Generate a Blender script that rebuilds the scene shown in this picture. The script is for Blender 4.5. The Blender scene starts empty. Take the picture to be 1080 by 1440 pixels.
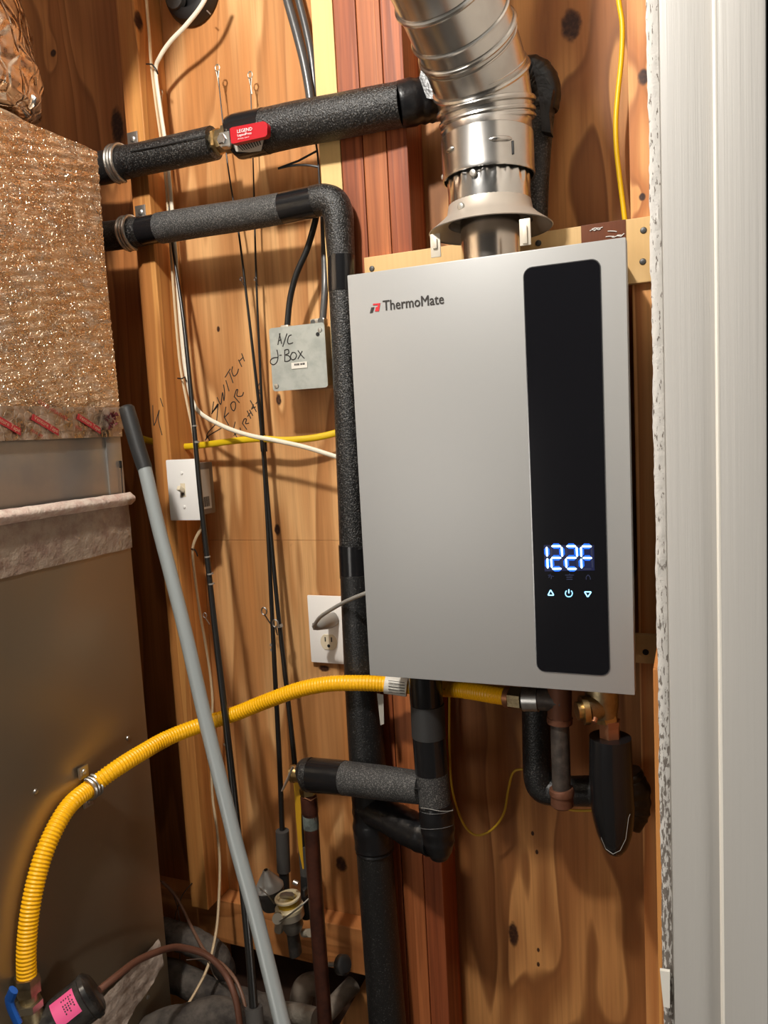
import bpy, bmesh, math, random
from mathutils import Vector, Matrix
random.seed(7)
S = bpy.context.scene
COL = S.collection
pi = math.pi
# ---------------------------------------------------------------- camera
D0, ZC, FPX = 1.225, 1.5, 1089.0
Xc = Vector((2685, -30, -1089)).normalized()          # world +X seen from the camera
Dc = Vector((558, 10408, 1089)); Dc = (Dc - Xc*Dc.dot(Xc)).normalized()   # world down
Yc = Xc.cross(Dc)                                       # world +Y (into the wall)
cam = bpy.data.objects.new('camera', bpy.data.cameras.new('camera')); COL.objects.link(cam)
cam.data.sensor_fit = 'VERTICAL'; cam.data.sensor_height = 24; cam.data.lens = FPX/1440*24
cam.data.clip_start = .02
cx = Vector((Xc[0], Yc[0], -Dc[0])); cy = -Vector((Xc[1], Yc[1], -Dc[1])); cz = -Vector((Xc[2], Yc[2], -Dc[2]))
m = Matrix((cx, cy, cz)).transposed().to_4x4(); m.translation = (0, -D0, ZC); cam.matrix_world = m
S.camera = cam
# ---------------------------------------------------------------- light, world, exposure
S.view_settings.view_transform = 'Standard'; S.view_settings.look = 'None'
S.view_settings.gamma = 1; S.view_settings.use_curve_mapping = False
S.view_settings.exposure = 0.08
W = bpy.data.worlds.new('world'); S.world = W; W.use_nodes = True
W.node_tree.nodes['Background'].inputs[0].default_value = (.95, .88, .80, 1)
W.node_tree.nodes['Background'].inputs[1].default_value = .055
ld = bpy.data.lights.new('ceiling_bulb', 'POINT'); ld.energy = 76; ld.color = (1, .95, .88); ld.shadow_soft_size = .045
lo = bpy.data.objects.new('ceiling_bulb_light', ld); COL.objects.link(lo); lo.location = (-.52, -1.13, 2.52)
la = bpy.data.lights.new('fill_light', 'AREA'); la.energy = 7.5; la.color = (1, .94, .86); la.size = .8  # unseen area fill, added to brighten the lower closet
lb = bpy.data.objects.new('fill_light', la); COL.objects.link(lb); lb.location = (-1.12, -2.2, 1.15)
lb.rotation_euler = (math.radians(92), 0, math.radians(-22))
lh = bpy.data.lights.new('trim_fill_light', 'POINT'); lh.energy = 17; lh.color = (1, .95, .88); lh.shadow_soft_size = .15  # unseen point fill, added to lift the white trim
lq_ = bpy.data.objects.new('trim_fill_light', lh); COL.objects.link(lq_); lq_.location = (.90, -.86, .75)

# ---------------------------------------------------------------- pixel -> world
def ray(px, py):
    v = Vector((px-540, py-720, FPX)); return Vector((v.dot(Xc), v.dot(Yc), -v.dot(Dc)))
def P(px, py, d):
    r = ray(px, py); t = d/r.y; return Vector((r.x*t, d-D0, ZC+r.z*t))
def PX(px, py, X0):
    r = ray(px, py); t = X0/r.x; return Vector((X0, r.y*t-D0, ZC+r.z*t))
def R(px, py, d, rp): return rp*d/ray(px, py).y*1.02
def DX(px, py, X0): return PX(px, py, X0).y+D0

# ---------------------------------------------------------------- mesh builder
class MB:
    def __init__(s): s.v = []; s.f = []
    def add(s, vs, fs):
        b = len(s.v); s.v += [Vector(q) for q in vs]; s.f += [[b+i for i in f] for f in fs]; return s
    def box(s, a, b, bev=0, mat=None):
        a = Vector(a); b = Vector(b); lo_ = Vector((min(a.x, b.x), min(a.y, b.y), min(a.z, b.z))); hi = Vector((max(a.x, b.x), max(a.y, b.y), max(a.z, b.z)))
        c = (lo_+hi)/2; h = (hi-lo_)
        bm = bmesh.new(); bmesh.ops.create_cube(bm, size=1)
        for v in bm.verts: v.co = Vector((v.co.x*h.x, v.co.y*h.y, v.co.z*h.z))
        if bev: bmesh.ops.bevel(bm, geom=bm.edges[:], offset=bev, segments=2, profile=.6, affect='EDGES')
        bm.verts.index_update()
        T = mat if mat else Matrix.Identity(3)
        s.add([T @ v.co + c for v in bm.verts], [[v.index for v in f.verts] for f in bm.faces]); bm.free(); return s
    def tube(s, pts, rad, seg=14, caps=True, flat=1.0, up=None, closed=False):
        n = len(pts); pts = [Vector(p) for p in pts]
        if not hasattr(rad, '__len__'): rad = [rad]*n
        rad = list(rad)+[rad[-1]]*max(0, n-len(rad)); tan = []
        for i in range(n):
            a = pts[(i-1) % n] if closed else pts[max(i-1, 0)]; b = pts[(i+1) % n] if closed else pts[min(i+1, n-1)]
            tan.append((b-a).normalized())
        u = up or Vector((0, 0, 1))
        u = Vector(u)
        if abs(u.dot(tan[0])) > .95: u = Vector((0, 1, 0))
        u = (u-tan[0]*u.dot(tan[0])).normalized(); vs = []
        for i in range(n):
            u = (u-tan[i]*u.dot(tan[i])).normalized(); w = tan[i].cross(u)
            for k in range(seg):
                a = 2*pi*k/seg; vs.append(pts[i]+u*(math.cos(a)*rad[i])+w*(math.sin(a)*rad[i]*flat))
        fs = []
        for i in range(n if closed else n-1):
            j = (i+1) % n
            for k in range(seg):
                l = (k+1) % seg; fs.append([i*seg+k, i*seg+l, j*seg+l, j*seg+k])
        if caps and not closed: fs += [list(range(seg))[::-1], list(range((n-1)*seg, n*seg))]
        return s.add(vs, fs)
    def mitre(s, pts, rad, seg=32):      # straight gores with mitred joints
        pts = [Vector(p) for p in pts]; n = len(pts); ds = [(pts[i+1]-pts[i]).normalized() for i in range(n-1)]
        if not hasattr(rad, '__len__'): rad = [rad]*n
        vs = []; u0 = None
        for i in range(n):
            d = ds[min(i, n-2)]; nrm = d if i in (0, n-1) else (ds[i-1]+ds[i]).normalized()
            if u0 is None: u0 = (Vector((1, 0, 0))-d*d.x).normalized()
            u = (u0-d*u0.dot(d)).normalized(); w = d.cross(u); u0 = u
            for k in range(seg):
                a = 2*pi*k/seg; q = (u*math.cos(a)+w*math.sin(a))*rad[i]; q = q-d*(q.dot(nrm)/d.dot(nrm)); vs.append(pts[i]+q)
        fs = [[i*seg+k, i*seg+(k+1) % seg, (i+1)*seg+(k+1) % seg, (i+1)*seg+k] for i in range(n-1) for k in range(seg)]
        return s.add(vs, fs)
    def lathe(s, o, ax, prof, seg=24, caps=True, fn=None):
        o = Vector(o); ax = Vector(ax).normalized(); u = Vector((1, 0, 0)) if abs(ax.x) < .9 else Vector((0, 0, 1))
        u = (u-ax*u.dot(ax)).normalized(); w = ax.cross(u); vs = []
        for j, (h, r) in enumerate(prof):
            for k in range(seg):
                a = 2*pi*k/seg; rr = r*(fn(a, h) if fn else 1); vs.append(o+ax*h+u*(math.cos(a)*rr)+w*(math.sin(a)*rr))
        n = len(prof); fs = [[i*seg+k, i*seg+(k+1) % seg, (i+1)*seg+(k+1) % seg, (i+1)*seg+k] for i in range(n-1) for k in range(seg)]
        if caps: fs += [list(range(seg))[::-1], list(range((n-1)*seg, n*seg))]
        return s.add(vs, fs)
    def prism(s, poly, ext):
        n = len(poly); poly = [Vector(p) for p in poly]; ext = Vector(ext)
        return s.add(poly+[p+ext for p in poly], [list(range(n)), list(range(n, 2*n))[::-1]]+[[i, i+n, (i+1) % n+n, (i+1) % n] for i in range(n)])
    def grid(s, fn, nu, nv):
        vs = [fn(i/nu, j/nv) for j in range(nv+1) for i in range(nu+1)]
        return s.add(vs, [[j*(nu+1)+i, j*(nu+1)+i+1, (j+1)*(nu+1)+i+1, (j+1)*(nu+1)+i] for j in range(nv) for i in range(nu)])
    def build(s, name, mat, parent=None, smooth=True, ang=40, label=None, kind=None):
        me = bpy.data.meshes.new(name); me.from_pydata([tuple(v) for v in s.v], [], s.f)
        bm = bmesh.new(); bm.from_mesh(me); bmesh.ops.recalc_face_normals(bm, faces=bm.faces[:]); bm.to_mesh(me); bm.free()
        if smooth:
            me.polygons.foreach_set('use_smooth', [True]*len(me.polygons)); me.update(); me.set_sharp_from_angle(angle=math.radians(ang))
        me.materials.append(mat); o = bpy.data.objects.new(name, me); COL.objects.link(o)
        if parent:
            o.parent = parent; q = parent; off = Vector((0, 0, 0))
            while q: off += q.location; q = q.parent
            o.location = -off
        if label: o['label'] = label
        if kind: o['kind'] = kind
        return o
def thing(name, label, cat, loc=(0, 0, 0), group=None):
    o = bpy.data.objects.new(name, None); COL.objects.link(o); o.location = loc; o.empty_display_size = .05
    o['label'] = label; o['category'] = cat
    if group: o['group'] = group
    return o
def tag(o, label, cat, group=None):
    o['label'] = label; o['category'] = cat
    if group: o['group'] = group
    return o
def cr(pts, n=8, ext=None):                 # Catmull-Rom through (Vector) points; ext = scalar list interpolated alongside
    pts = [Vector(p) for p in pts]; out = []; eo = []
    for i in range(len(pts)-1):
        p0 = pts[max(i-1, 0)]; p1 = pts[i]; p2 = pts[i+1]; p3 = pts[min(i+2, len(pts)-1)]
        for k in range(n):
            t = k/n; out.append(.5*((2*p1)+(p2-p0)*t+(2*p0-5*p1+4*p2-p3)*t*t+(3*p1-p0-3*p2+p3)*t**3))
            if ext: eo.append(ext[i]*(1-t)+ext[i+1]*t)
    out.append(pts[-1])
    if ext: eo.append(ext[-1]); return out, eo
    return out
def path(l, n=8): return cr([P(*q) for q in l], n)
def resample(pts, step):
    out = [pts[0]]; acc = 0
    for a, b in zip(pts, pts[1:]):
        L = (b-a).length
        while acc+L >= step and L > 0:
            t = (step-acc)/L; a = a+(b-a)*t; out.append(a); L = (b-a).length; acc = 0
        acc += L
    out.append(pts[-1]); return out
def rrect(x0, x1, z0, z1, r, y, n=6):
    out = []
    for cx_, cz_, a0 in ((x1-r, z1-r, 0), (x0+r, z1-r, pi/2), (x0+r, z0+r, pi), (x1-r, z0+r, 3*pi/2)):
        for k in range(n+1): a = a0+pi/2*k/n; out.append(Vector((cx_+r*math.cos(a), y, cz_+r*math.sin(a))))
    return out

# ---------------------------------------------------------------- materials
class NT:
    def __init__(s, name):
        s.m = bpy.data.materials.new(name); s.m.use_nodes = True; s.t = s.m.node_tree; s.b = s.t.nodes['Principled BSDF']
        s.co = s.t.nodes.new('ShaderNodeTexCoord').outputs['Object']
    def n(s, typ, **k):
        nd = s.t.nodes.new(typ)
        for a, b in k.items(): setattr(nd, a, b)
        return nd
    def ln(s, a, b): s.t.links.new(a, b)
    def put(s, sock, v):
        if hasattr(v, 'is_linked') or hasattr(v, 'links'): s.ln(v, sock)
        else: sock.default_value = v
    def M(s, op, a, b=None, c=None, clamp=False):
        nd = s.n('ShaderNodeMath', operation=op); nd.use_clamp = clamp
        s.put(nd.inputs[0], a)
        if b is not None: s.put(nd.inputs[1], b)
        if c is not None: s.put(nd.inputs[2], c)
        return nd.outputs[0]
    def vec(s, x, y, z):
        nd = s.n('ShaderNodeCombineXYZ'); s.put(nd.inputs[0], x); s.put(nd.inputs[1], y); s.put(nd.inputs[2], z); return nd.outputs[0]
    def noise(s, v, scale=1, det=3, rough=.5, dist=0):
        nd = s.n('ShaderNodeTexNoise'); s.put(nd.inputs['Vector'], v); nd.inputs['Scale'].default_value = scale
        nd.inputs['Detail'].default_value = det; nd.inputs['Roughness'].default_value = rough; nd.inputs['Distortion'].default_value = dist
        return nd.outputs['Fac']
    def ramp(s, v, lo, hi, a=0., b=1.):
        nd = s.n('ShaderNodeMapRange'); nd.interpolation_type = 'SMOOTHSTEP'; s.put(nd.inputs[0], v)
        for i, q in enumerate((lo, hi, a, b)): s.put(nd.inputs[i+1], q)
        return nd.outputs[0]
    def mix(s, f, a, b):
        nd = s.n('ShaderNodeMix', data_type='RGBA'); s.put(nd.inputs[0], f)
        s.put(nd.inputs[6], a if not isinstance(a, tuple) else (*a[:3], 1)); s.put(nd.inputs[7], b if not isinstance(b, tuple) else (*b[:3], 1))
        return nd.outputs[2]
    def bump(s, h, strength=.5, dist=.001):
        nd = s.n('ShaderNodeBump'); nd.inputs['Strength'].default_value = strength; nd.inputs['Distance'].default_value = dist
        s.ln(h, nd.inputs['Height']); s.ln(nd.outputs[0], s.b.inputs['Normal'])
    def set(s, **k):
        for a, v in k.items(): s.put(s.b.inputs[a.replace('_', ' ')], v)
        return s.m
def srgb(r, g, b):
    f = lambda c: (c/255/12.92) if c <= 10 else ((c/255+.055)/1.055)**2.4
    return (f(r), f(g), f(b))
def wood(name, light, dark, fx=9., fz=.9, K=5., amt=.6, knots=(), seed=0., patch=None, rough=.55, fine=.35, gain=14.):
    t = NT(name); sp = t.n('ShaderNodeSeparateXYZ'); t.ln(t.co, sp.inputs[0])
    U = t.M('ADD', sp.outputs[0], t.M('MULTIPLY', sp.outputs[1], .9)); Z = sp.outputs[2]
    fld = t.noise(t.vec(t.M('MULTIPLY', U, fx), seed, t.M('MULTIPLY', Z, fz)), 1, 2, .45, .25)
    fld = t.M('MULTIPLY', fld, K); kd = None
    for (kx, kz, a, b) in knots:
        dx = t.M('DIVIDE', t.M('SUBTRACT', U, kx), a); dz = t.M('DIVIDE', t.M('SUBTRACT', Z, kz), b)
        q = t.M('ADD', t.M('MULTIPLY', dx, dx), t.M('MULTIPLY', dz, dz))
        if a > .0045: fld = t.M('ADD', fld, t.M('MULTIPLY', t.M('POWER', 2.718, t.M('MULTIPLY', t.M('ADD', t.M('MULTIPLY', t.M('MULTIPLY', dx, dx), 1.6), t.M('MULTIPLY', t.M('MULTIPLY', dz, dz), .5)), -.10)), .75))
        k = t.ramp(t.M('ADD', q, t.M('MULTIPLY', t.noise(t.co, 90, 3), .9)), .75, 1.5, 1., 0.)
        kd = k if kd is None else t.M('MAXIMUM', kd, k)
    ring = t.M('FRACT', fld)
    line = t.M('MULTIPLY', t.ramp(ring, .70, .88), t.ramp(ring, .90, 1.0, 1., 0.))
    ring = t.M('MULTIPLY', t.ramp(ring, 0, .72), t.ramp(ring, .86, 1.0, 1., 0.))
    fn = t.noise(t.vec(t.M('MULTIPLY', U, 150.), seed, t.M('MULTIPLY', Z, 4.)), 1, 4, .6)
    low = t.noise(t.vec(t.M('MULTIPLY', U, gain), seed+3, t.M('MULTIPLY', Z, 1.6)), 1, 2, .5, .3)
    c = t.mix(t.M('MULTIPLY', ring, amt), light, dark)
    if patch: c = t.mix(t.ramp(low, .47, .6, 0, .75), c, patch)
    c = t.mix(t.M('MULTIPLY', t.ramp(fn, .35, .75), fine), c, tuple(v*.55 for v in dark))
    c = t.mix(t.M('MULTIPLY', line, amt*.55), c, tuple(v*.62 for v in dark))
    pit = t.noise(t.vec(t.M('MULTIPLY', U, 60.), seed+9, t.M('MULTIPLY', Z, 22.)), 1, 1, .5)
    c = t.mix(t.ramp(pit, .80, .84, 0, .6), c, (.05, .015, .005))
    if kd is not None: c = t.mix(t.M('MULTIPLY', kd, t.M('ADD', .75, t.M('MULTIPLY', t.noise(t.co, 160, 3), .45))), c, (.035, .010, .004))
    t.bump(t.M('ADD', fn, t.M('MULTIPLY', ring, .4)), .25, .0008)
    return t.set(Base_Color=c, Roughness=rough, Specular_IOR_Level=.35)
def simple(name, col, rough=.5, metal=0., bump=None, var=None, coat=0., spec=.5, ems=None, est=0.):
    t = NT(name); c = (*col, 1)
    if var: c = t.mix(t.M('MULTIPLY', t.ramp(t.noise(t.co, var[0], 4, .6), .35, .7), 1.), col, var[1])
    if bump: t.bump(t.noise(t.co, bump[0], 3, .6), bump[1], bump[2] if len(bump) > 2 else .001)
    t.set(Base_Color=c, Roughness=rough, Metallic=metal, Coat_Weight=coat, Specular_IOR_Level=spec)
    if ems: t.set(Emission_Color=(*ems, 1), Emission_Strength=est)
    return t.m
def foam(name, base=.022, hi=.16, sc=520., th=.60, rough=.42, bs=.7):
    t = NT(name); n = t.noise(t.co, sc, 2, .6); n2 = t.noise(t.co, 30, 2)
    c = t.mix(t.M('MULTIPLY', t.ramp(n, th-.08, th+.06), t.ramp(n2, .2, .6, .5, 1.)), (base,)*3, (hi, hi*.97, hi*.92))
    t.bump(n, bs, .0016); return t.set(Base_Color=c, Roughness=rough)
def foil(name, col, rough=.22, sc=55., sz=1., strength=.9, dist=.006, grey=None):
    t = NT(name); mp = t.n('ShaderNodeMapping'); mp.inputs['Scale'].default_value = (1, 1, sz); mp.inputs['Rotation'].default_value = (math.radians(-8), 0, 0); t.ln(t.co, mp.inputs[0])
    a = t.noise(mp.outputs[0], sc, 3, .55, .5); v = t.n('ShaderNodeTexVoronoi', feature='DISTANCE_TO_EDGE'); v.inputs['Scale'].default_value = sc*2.2; t.ln(mp.outputs[0], v.inputs['Vector'])
    t.bump(t.M('ADD', a, t.M('MULTIPLY', t.ramp(v.outputs[0], 0, .12), .22)), strength, dist)
    c = (*col, 1)
    if grey: c = t.mix(t.ramp(t.noise(mp.outputs[0], sc*.35, 3, .6), .45, .68), col, grey)
    rr = t.ramp(t.noise(t.co, 45, 3, .6), .35, .7, rough*.6, rough*1.7)
    return t.set(Base_Color=c, Roughness=rr, Metallic=1.)
K_ = {}
def kpt(px, py, d=D0): q = P(px, py, d); return q.x+(q.y)*.9, q.z
def kn(px, py, a, b, d=D0): u, z = kpt(px, py, d); return (u, z, a, b)
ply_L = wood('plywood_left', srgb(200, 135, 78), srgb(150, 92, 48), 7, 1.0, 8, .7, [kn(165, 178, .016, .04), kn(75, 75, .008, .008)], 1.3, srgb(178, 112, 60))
ply_M = wood('plywood_main', srgb(226, 174, 116), srgb(176, 114, 60), 7.5, .8, 8, .7, [kn(480, 1215, .013, .018), kn(448, 872, .008, .008), kn(456, 940, .014, .007), kn(307, 463, .004, .006), kn(392, 562, .006, .012), kn(390, 745, .007, .012)], 4.7, srgb(196, 130, 72))
ply_R = wood('plywood_right', srgb(206, 148, 88), srgb(146, 92, 48), 6, 1.5, 7.5, .9, [kn(803, 35, .017, .026), kn(722, 1314, .010, .026), kn(749, 1172, .003, .005), kn(755, 1198, .003, .005), kn(757, 1336, .003, .005), kn(757, 1356, .003, .005)], 8.1, srgb(168, 108, 60), gain=7)
stud_old = wood('stud_red_fir', srgb(176, 98, 58), srgb(134, 66, 36), 22, .35, 8, .6, [], 2.2, srgb(150, 76, 42), .5, .6)
stud_red2 = wood('stud_red_fir_b', srgb(196, 118, 68), srgb(152, 82, 44), 26, .3, 5, .5, [kn(478, 5, .006, .012, 1.151)], 6.2, None, .5, .6)
stud_pale = wood('stud_pale_pine', srgb(238, 204, 142), srgb(224, 180, 112), 14, .4, 3, .4, [], 3.1, None, .6, .15)
stud_left = wood('stud_left_fir', srgb(214, 152, 84), srgb(180, 112, 56), 18, .5, 8, .6, [kn(195, 25, .012, .02, 1.151)], 5.5, srgb(190, 122, 64))
stud_right = wood('stud_right_pine', srgb(222, 160, 98), srgb(182, 110, 56), 18, .5, 9, .85, [kn(906, 108, .010, .012, 1.151), kn(903, 277, .005, .006, 1.151)], 9.3, None, .5, .3)
block_w = wood('block_fir', srgb(206, 138, 80), srgb(158, 92, 46), 2.5, 16, 5, .5, [], 7.7, None, .55, .2)
board_w = wood('mounting_board_ply', srgb(222, 186, 130), srgb(206, 162, 100), 5, 6, 3, .4, [], 1.9, None, .5, .12)
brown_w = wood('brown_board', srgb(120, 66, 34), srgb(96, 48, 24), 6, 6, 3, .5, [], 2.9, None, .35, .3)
foam_m = foam('pipe_foam', .010, .10, 420., .60, .30, 1.); foam_g = foam('pipe_foam_grey', .030, .17, 600., .58, .55); foam_dark = foam('pipe_foam_dark', .012, .09, 420., .66, .35, .5)
tape_m = simple('black_tape', (.008, .008, .009), .3, 0, (70, .45, .002)); tape_flat = simple('vinyl_tape', (.010, .010, .011), .2, 0, (25, .25, .001))
galv = simple('galvanised', (.62, .62, .60), .32, 1, (18, .08), (60, (.48, .48, .46)))
duct_m = simple('vent_steel', (.66, .64, .61), .26, 1, (9, .07), (14, (.52, .50, .47)))
steel = simple('stainless', (.62, .56, .50), .22, 1); zinc = simple('zinc_plated', (.50, .49, .46), .38, 1, (220, .3)); darkst = simple('dark_steel', (.10, .10, .10), .4, .8)
brass = simple('brass', (.55, .41, .20), .33, 1, (150, .2), (90, (.42, .28, .12))); brassdull = simple('old_brass', (.42, .34, .20), .42, 1, (160, .4), (50, (.25, .19, .11)))
copper = simple('aged_copper', (.13, .045, .028), .36, .5, (60, .15), (26, (.06, .025, .018))); copper_br = simple('fitting_copper', (.42, .19, .10), .38, .8, (80, .2))
verdigris = simple('verdigris_patch', (.16, .19, .17), .8, 0, (200, .6), (60, (.07, .08, .07)))
iron = simple('black_iron', (.055, .045, .040), .5, .4, (90, .4), (60, (.11, .09, .075))); rust = simple('rusty_iron', (.15, .060, .032), .6, .4, (120, .4))
yellow = simple('yellow_coating', srgb(255, 188, 8), .38); ywire = simple('yellow_wire', srgb(240, 195, 20), .4); yromex = simple('yellow_sheath', srgb(225, 190, 25), .45)
cream = simple('cream_sheath', srgb(216, 190, 152), .5, 0, (120, .15)); whitec = simple('white_sheath', srgb(232, 222, 200), .45); greyc = simple('grey_cord', srgb(150, 148, 142), .45)
blackc = simple('black_cable', (.015, .015, .015), .4); armour = simple('grey_cable', (.10, .10, .10), .32, .3, (60, .3))
wplas = simple('white_plastic', srgb(250, 247, 242), .3); ivory = simple('ivory_plastic', srgb(225, 212, 185), .35); slot = simple('slot_black', (.01, .01, .01), .7)
paintg = simple('heater_silver', srgb(163, 163, 162), .42, .12, (900, .05)); glassb = simple('black_glass', (.006, .006, .008), .12, 0, coat=.3)
chrome = simple('bright_rim', (.85, .85, .85), .2, 1)
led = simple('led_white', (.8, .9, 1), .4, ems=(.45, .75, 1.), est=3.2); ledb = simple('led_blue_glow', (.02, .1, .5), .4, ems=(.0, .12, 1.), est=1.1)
ledoff = simple('led_unlit', (.02, .025, .05), .4, ems=(.01, .03, .2), est=.12); ledicon = simple('led_icon', (.4, .8, 1), .4, ems=(.2, .6, 1.), est=2.4)
ink = simple('black_ink', (.03, .025, .022), .7); inkred = simple('logo_red', srgb(205, 35, 45), .5); whitep = simple('white_print', (.8, .8, .8), .5)
redv = simple('red_vinyl', srgb(178, 18, 32), .35); label_w = simple('label_paper', srgb(226, 222, 212), .5); label_g = simple('label_grey', srgb(175, 170, 160), .5)
blue = simple('blue_vinyl', srgb(20, 80, 160), .4); pink = simple('pink_label', srgb(245, 95, 150), .5); blackgl = simple('black_gloss_paint', (.012, .012, .012), .2, 0, (40, .3), (30, (.05, .045, .04)))
foil_or = foil('duct_board_foil', (.98, .77, .54), .27, 50, 3.2, 1.0, .0055, (.84, .74, .62)); foil_br = foil('flex_foil', (.70, .54, .40), .30, 16, .5, .9, .010)  # duct board foil is silver; orange tint paints in the wood's reflection
tape_foil = foil('printed_foil_tape', (.62, .50, .40), .42, 40, 1, .5, .003); tape_paper = simple('old_silver_tape', srgb(160, 142, 124), .55, .25, (70, .8, .004), (45, srgb(136, 112, 98)))
tapered = simple('tape_print_red', srgb(165, 40, 45), .5); sheetm = simple('sheet_metal_band', (.50, .45, .39), .36, .75, (8, .05), (7, (.36, .36, .36)))
cabinetm = simple('furnace_cabinet', (.30, .24, .165), .36, .8, (4, .05)); crinkle = simple('crinkled_tape', srgb(188, 172, 158), .5, 0, (55, .8, .004), (40, srgb(140, 122, 108)))
polem = simple('grey_pole', srgb(150, 156, 156), .35, .15, (60, .04)); rubber = simple('black_rubber', (.02, .02, .02), .45, 0, (300, .2))
rodm = simple('rod_graphite', (.014, .013, .012), .3); cork = simple('eva_grip', (.06, .055, .05), .75, 0, (400, .4)); reelm = simple('reel_champagne', (.56, .50, .40), .34, .75, (60, .1)); reelg = simple('reel_gunmetal', (.55, .54, .51), .34, .6); gold = simple('gold_line', srgb(170, 135, 20), .4)
dusty = simple('dusty_hose', srgb(92, 84, 76), .85, 0, (60, .8, .004), (34, srgb(52, 46, 42))); pvc = simple('dusty_pvc', srgb(150, 138, 124), .7, 0, (60, .3), (20, srgb(110, 98, 86)))
paint_w = None
t = NT('white_gloss_paint'); sp = t.n('ShaderNodeSeparateXYZ'); t.ln(t.co, sp.inputs[0])
t.bump(t.noise(t.vec(t.M('MULTIPLY', sp.outputs[0], 320.), sp.outputs[1], t.M('MULTIPLY', sp.outputs[2], 4.)), 1, 3, .55), .35, .0012)
paint_w = t.set(Base_Color=(*srgb(186, 183, 178), 1), Roughness=.42)
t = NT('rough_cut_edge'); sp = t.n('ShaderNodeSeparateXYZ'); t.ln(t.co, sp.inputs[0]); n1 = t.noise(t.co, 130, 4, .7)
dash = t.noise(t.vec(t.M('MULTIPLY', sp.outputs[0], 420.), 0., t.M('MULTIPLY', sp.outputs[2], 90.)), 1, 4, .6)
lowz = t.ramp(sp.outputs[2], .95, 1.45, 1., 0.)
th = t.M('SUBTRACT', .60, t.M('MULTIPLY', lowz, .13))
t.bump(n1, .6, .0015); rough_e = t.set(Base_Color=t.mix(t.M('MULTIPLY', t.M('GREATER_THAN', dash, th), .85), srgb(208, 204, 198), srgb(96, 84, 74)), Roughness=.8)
drywall = simple('drywall', srgb(205, 200, 192), .8, 0, (300, .2)); ceilm = simple('ceiling_paint', srgb(150, 150, 148), .9); dimw = simple('dim_wall', srgb(92, 84, 76), .9); floorm = simple('concrete', srgb(95, 90, 84), .85, 0, (40, .5), (9, srgb(78, 72, 66)))
clear = simple('clear_tape', (.9, .85, .8), .12); clear.node_tree.nodes['Principled BSDF'].inputs['Transmission Weight'].default_value = .9

# ================================================================ SETTING
def struct(o): o['kind'] = 'structure'; return o
wall = bpy.data.objects.new('wall_back', None); COL.objects.link(wall); struct(wall)
SF = 1.151 - D0                                    # stud face y
zb_back = P(313, 1248, D0).z; zb = zb_back; BH = .089
zseam = P(400, 760, D0).z
HT = 2.74
def xa(px, py, d): return P(px, py, d).x
sx = dict(L0=xa(214, 620, 1.151), L1=xa(239, 620, 1.151), pale0=xa(436, 0, 1.151), pale1=xa(467, 0, 1.151), r1=xa(499, 0, 1.151), r2=xa(533, 0, 1.151), r3=xa(573, 200, 1.151), R0=xa(884, 200, 1.151), R1=0.02)
def panel(x0, x1, z0, z1, mt, lab=None):
    return MB().box((x0, 0, z0), (x1, .015, z1), .0008).build('plywood_panel', mt, wall, False, label=lab)
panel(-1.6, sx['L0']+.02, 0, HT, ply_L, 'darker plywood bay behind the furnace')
panM = panel(sx['L0']+.021, sx['pale0']+.02, zseam+.0002, HT, ply_M)
panM2 = panel(sx['L0']+.021, sx['r2'], zb-BH+.004, zseam-.0002, ply_M)
panel(sx['r2']+.001, .12, 0, HT, ply_R, 'plywood bay with a big knot, behind the heater')
panel(sx['pale0']+.021, sx['r2'], zseam+.0006, HT, ply_R)
MB().prism([P(478, 1440, D0), P(482, 1440, D0)+Vector((0, 0, -.4)), P(560, 1440, D0)+Vector((0, 0, -.4)), P(545, 1385, D0), P(516, 1372, D0)], (0, .012, 0)).build('plywood_panel', ply_M, wall, False)
MB().box((-1.3, .03, 0), (sx['r2'], .045, zb-BH), 0).build('sheathing', simple('dark_sheathing', srgb(80, 52, 34), .8, 0, (80, .3), (12, srgb(60, 38, 26))), wall, False)
def stud(x0, x1, z0, z1, mt, lab=None, y0=SF, tilt=0):
    b = MB().box((x0+.0006, y0, z0), (x1-.0006, -.0005, z1), .0016)
    return b.build('stud', mt, wall, False, label=lab)
stud(sx['L0'], sx['L1'], zb+.001, HT, stud_left, 'tan stud left of the light switch')
stud(sx['pale0'], sx['pale1'], zb+.001, HT, stud_pale, 'pale new pine stud')
stud(sx['pale1'], sx['r1'], 0, HT, stud_old); stud(sx['r1'], sx['r2'], 0, HT, stud_red2); stud(sx['r2'], sx['r3'], 0, HT, stud_old)
stud(sx['R0'], sx['R1'], 0, HT, stud_right, 'orange pine stud right of the heater')
stud(-1.50, -1.46, 0, HT, stud_left)
MB().box((-1.45, -.038, zb-BH), (sx['pale1']-.001, -.0005, zb), .002).build('blocking', block_w, wall, False)
# right side: drywall edge, jamb boards
dE = .75; YE = dE-D0
xw0 = xa(921, 700, dE); xw1 = xa(936.5, 700, dE); xj = xa(1010.5, 700, dE); xk = xa(1078, 700, dE)
o = MB().box((xw0+.001, YE+.004, 0), (xw1, SF-.002, HT), 0).build('wall_right', drywall, None, False); struct(o)
def rough_strip(u, v):
    z = v*HT; r = random.uniform(-1, 1)
    e = .0004*math.sin(z*37)+.0003*math.sin(z*91)+.0004*r
    return Vector((xw0-.0005+u*(xw1-xw0)+(e if u < .3 else 0), YE+.0035-(.0012*random.random()+.0006 if 0 < u < 1 else 0), z))
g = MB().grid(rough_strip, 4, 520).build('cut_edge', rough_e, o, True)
MB().box((xw0-.006, YE+.03, .3), (xw0-.0005, SF-.01, P(925, 955, dE).z), .001).build('shim', stud_left, o, False, label='thin copper-coloured wood strip')
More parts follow.
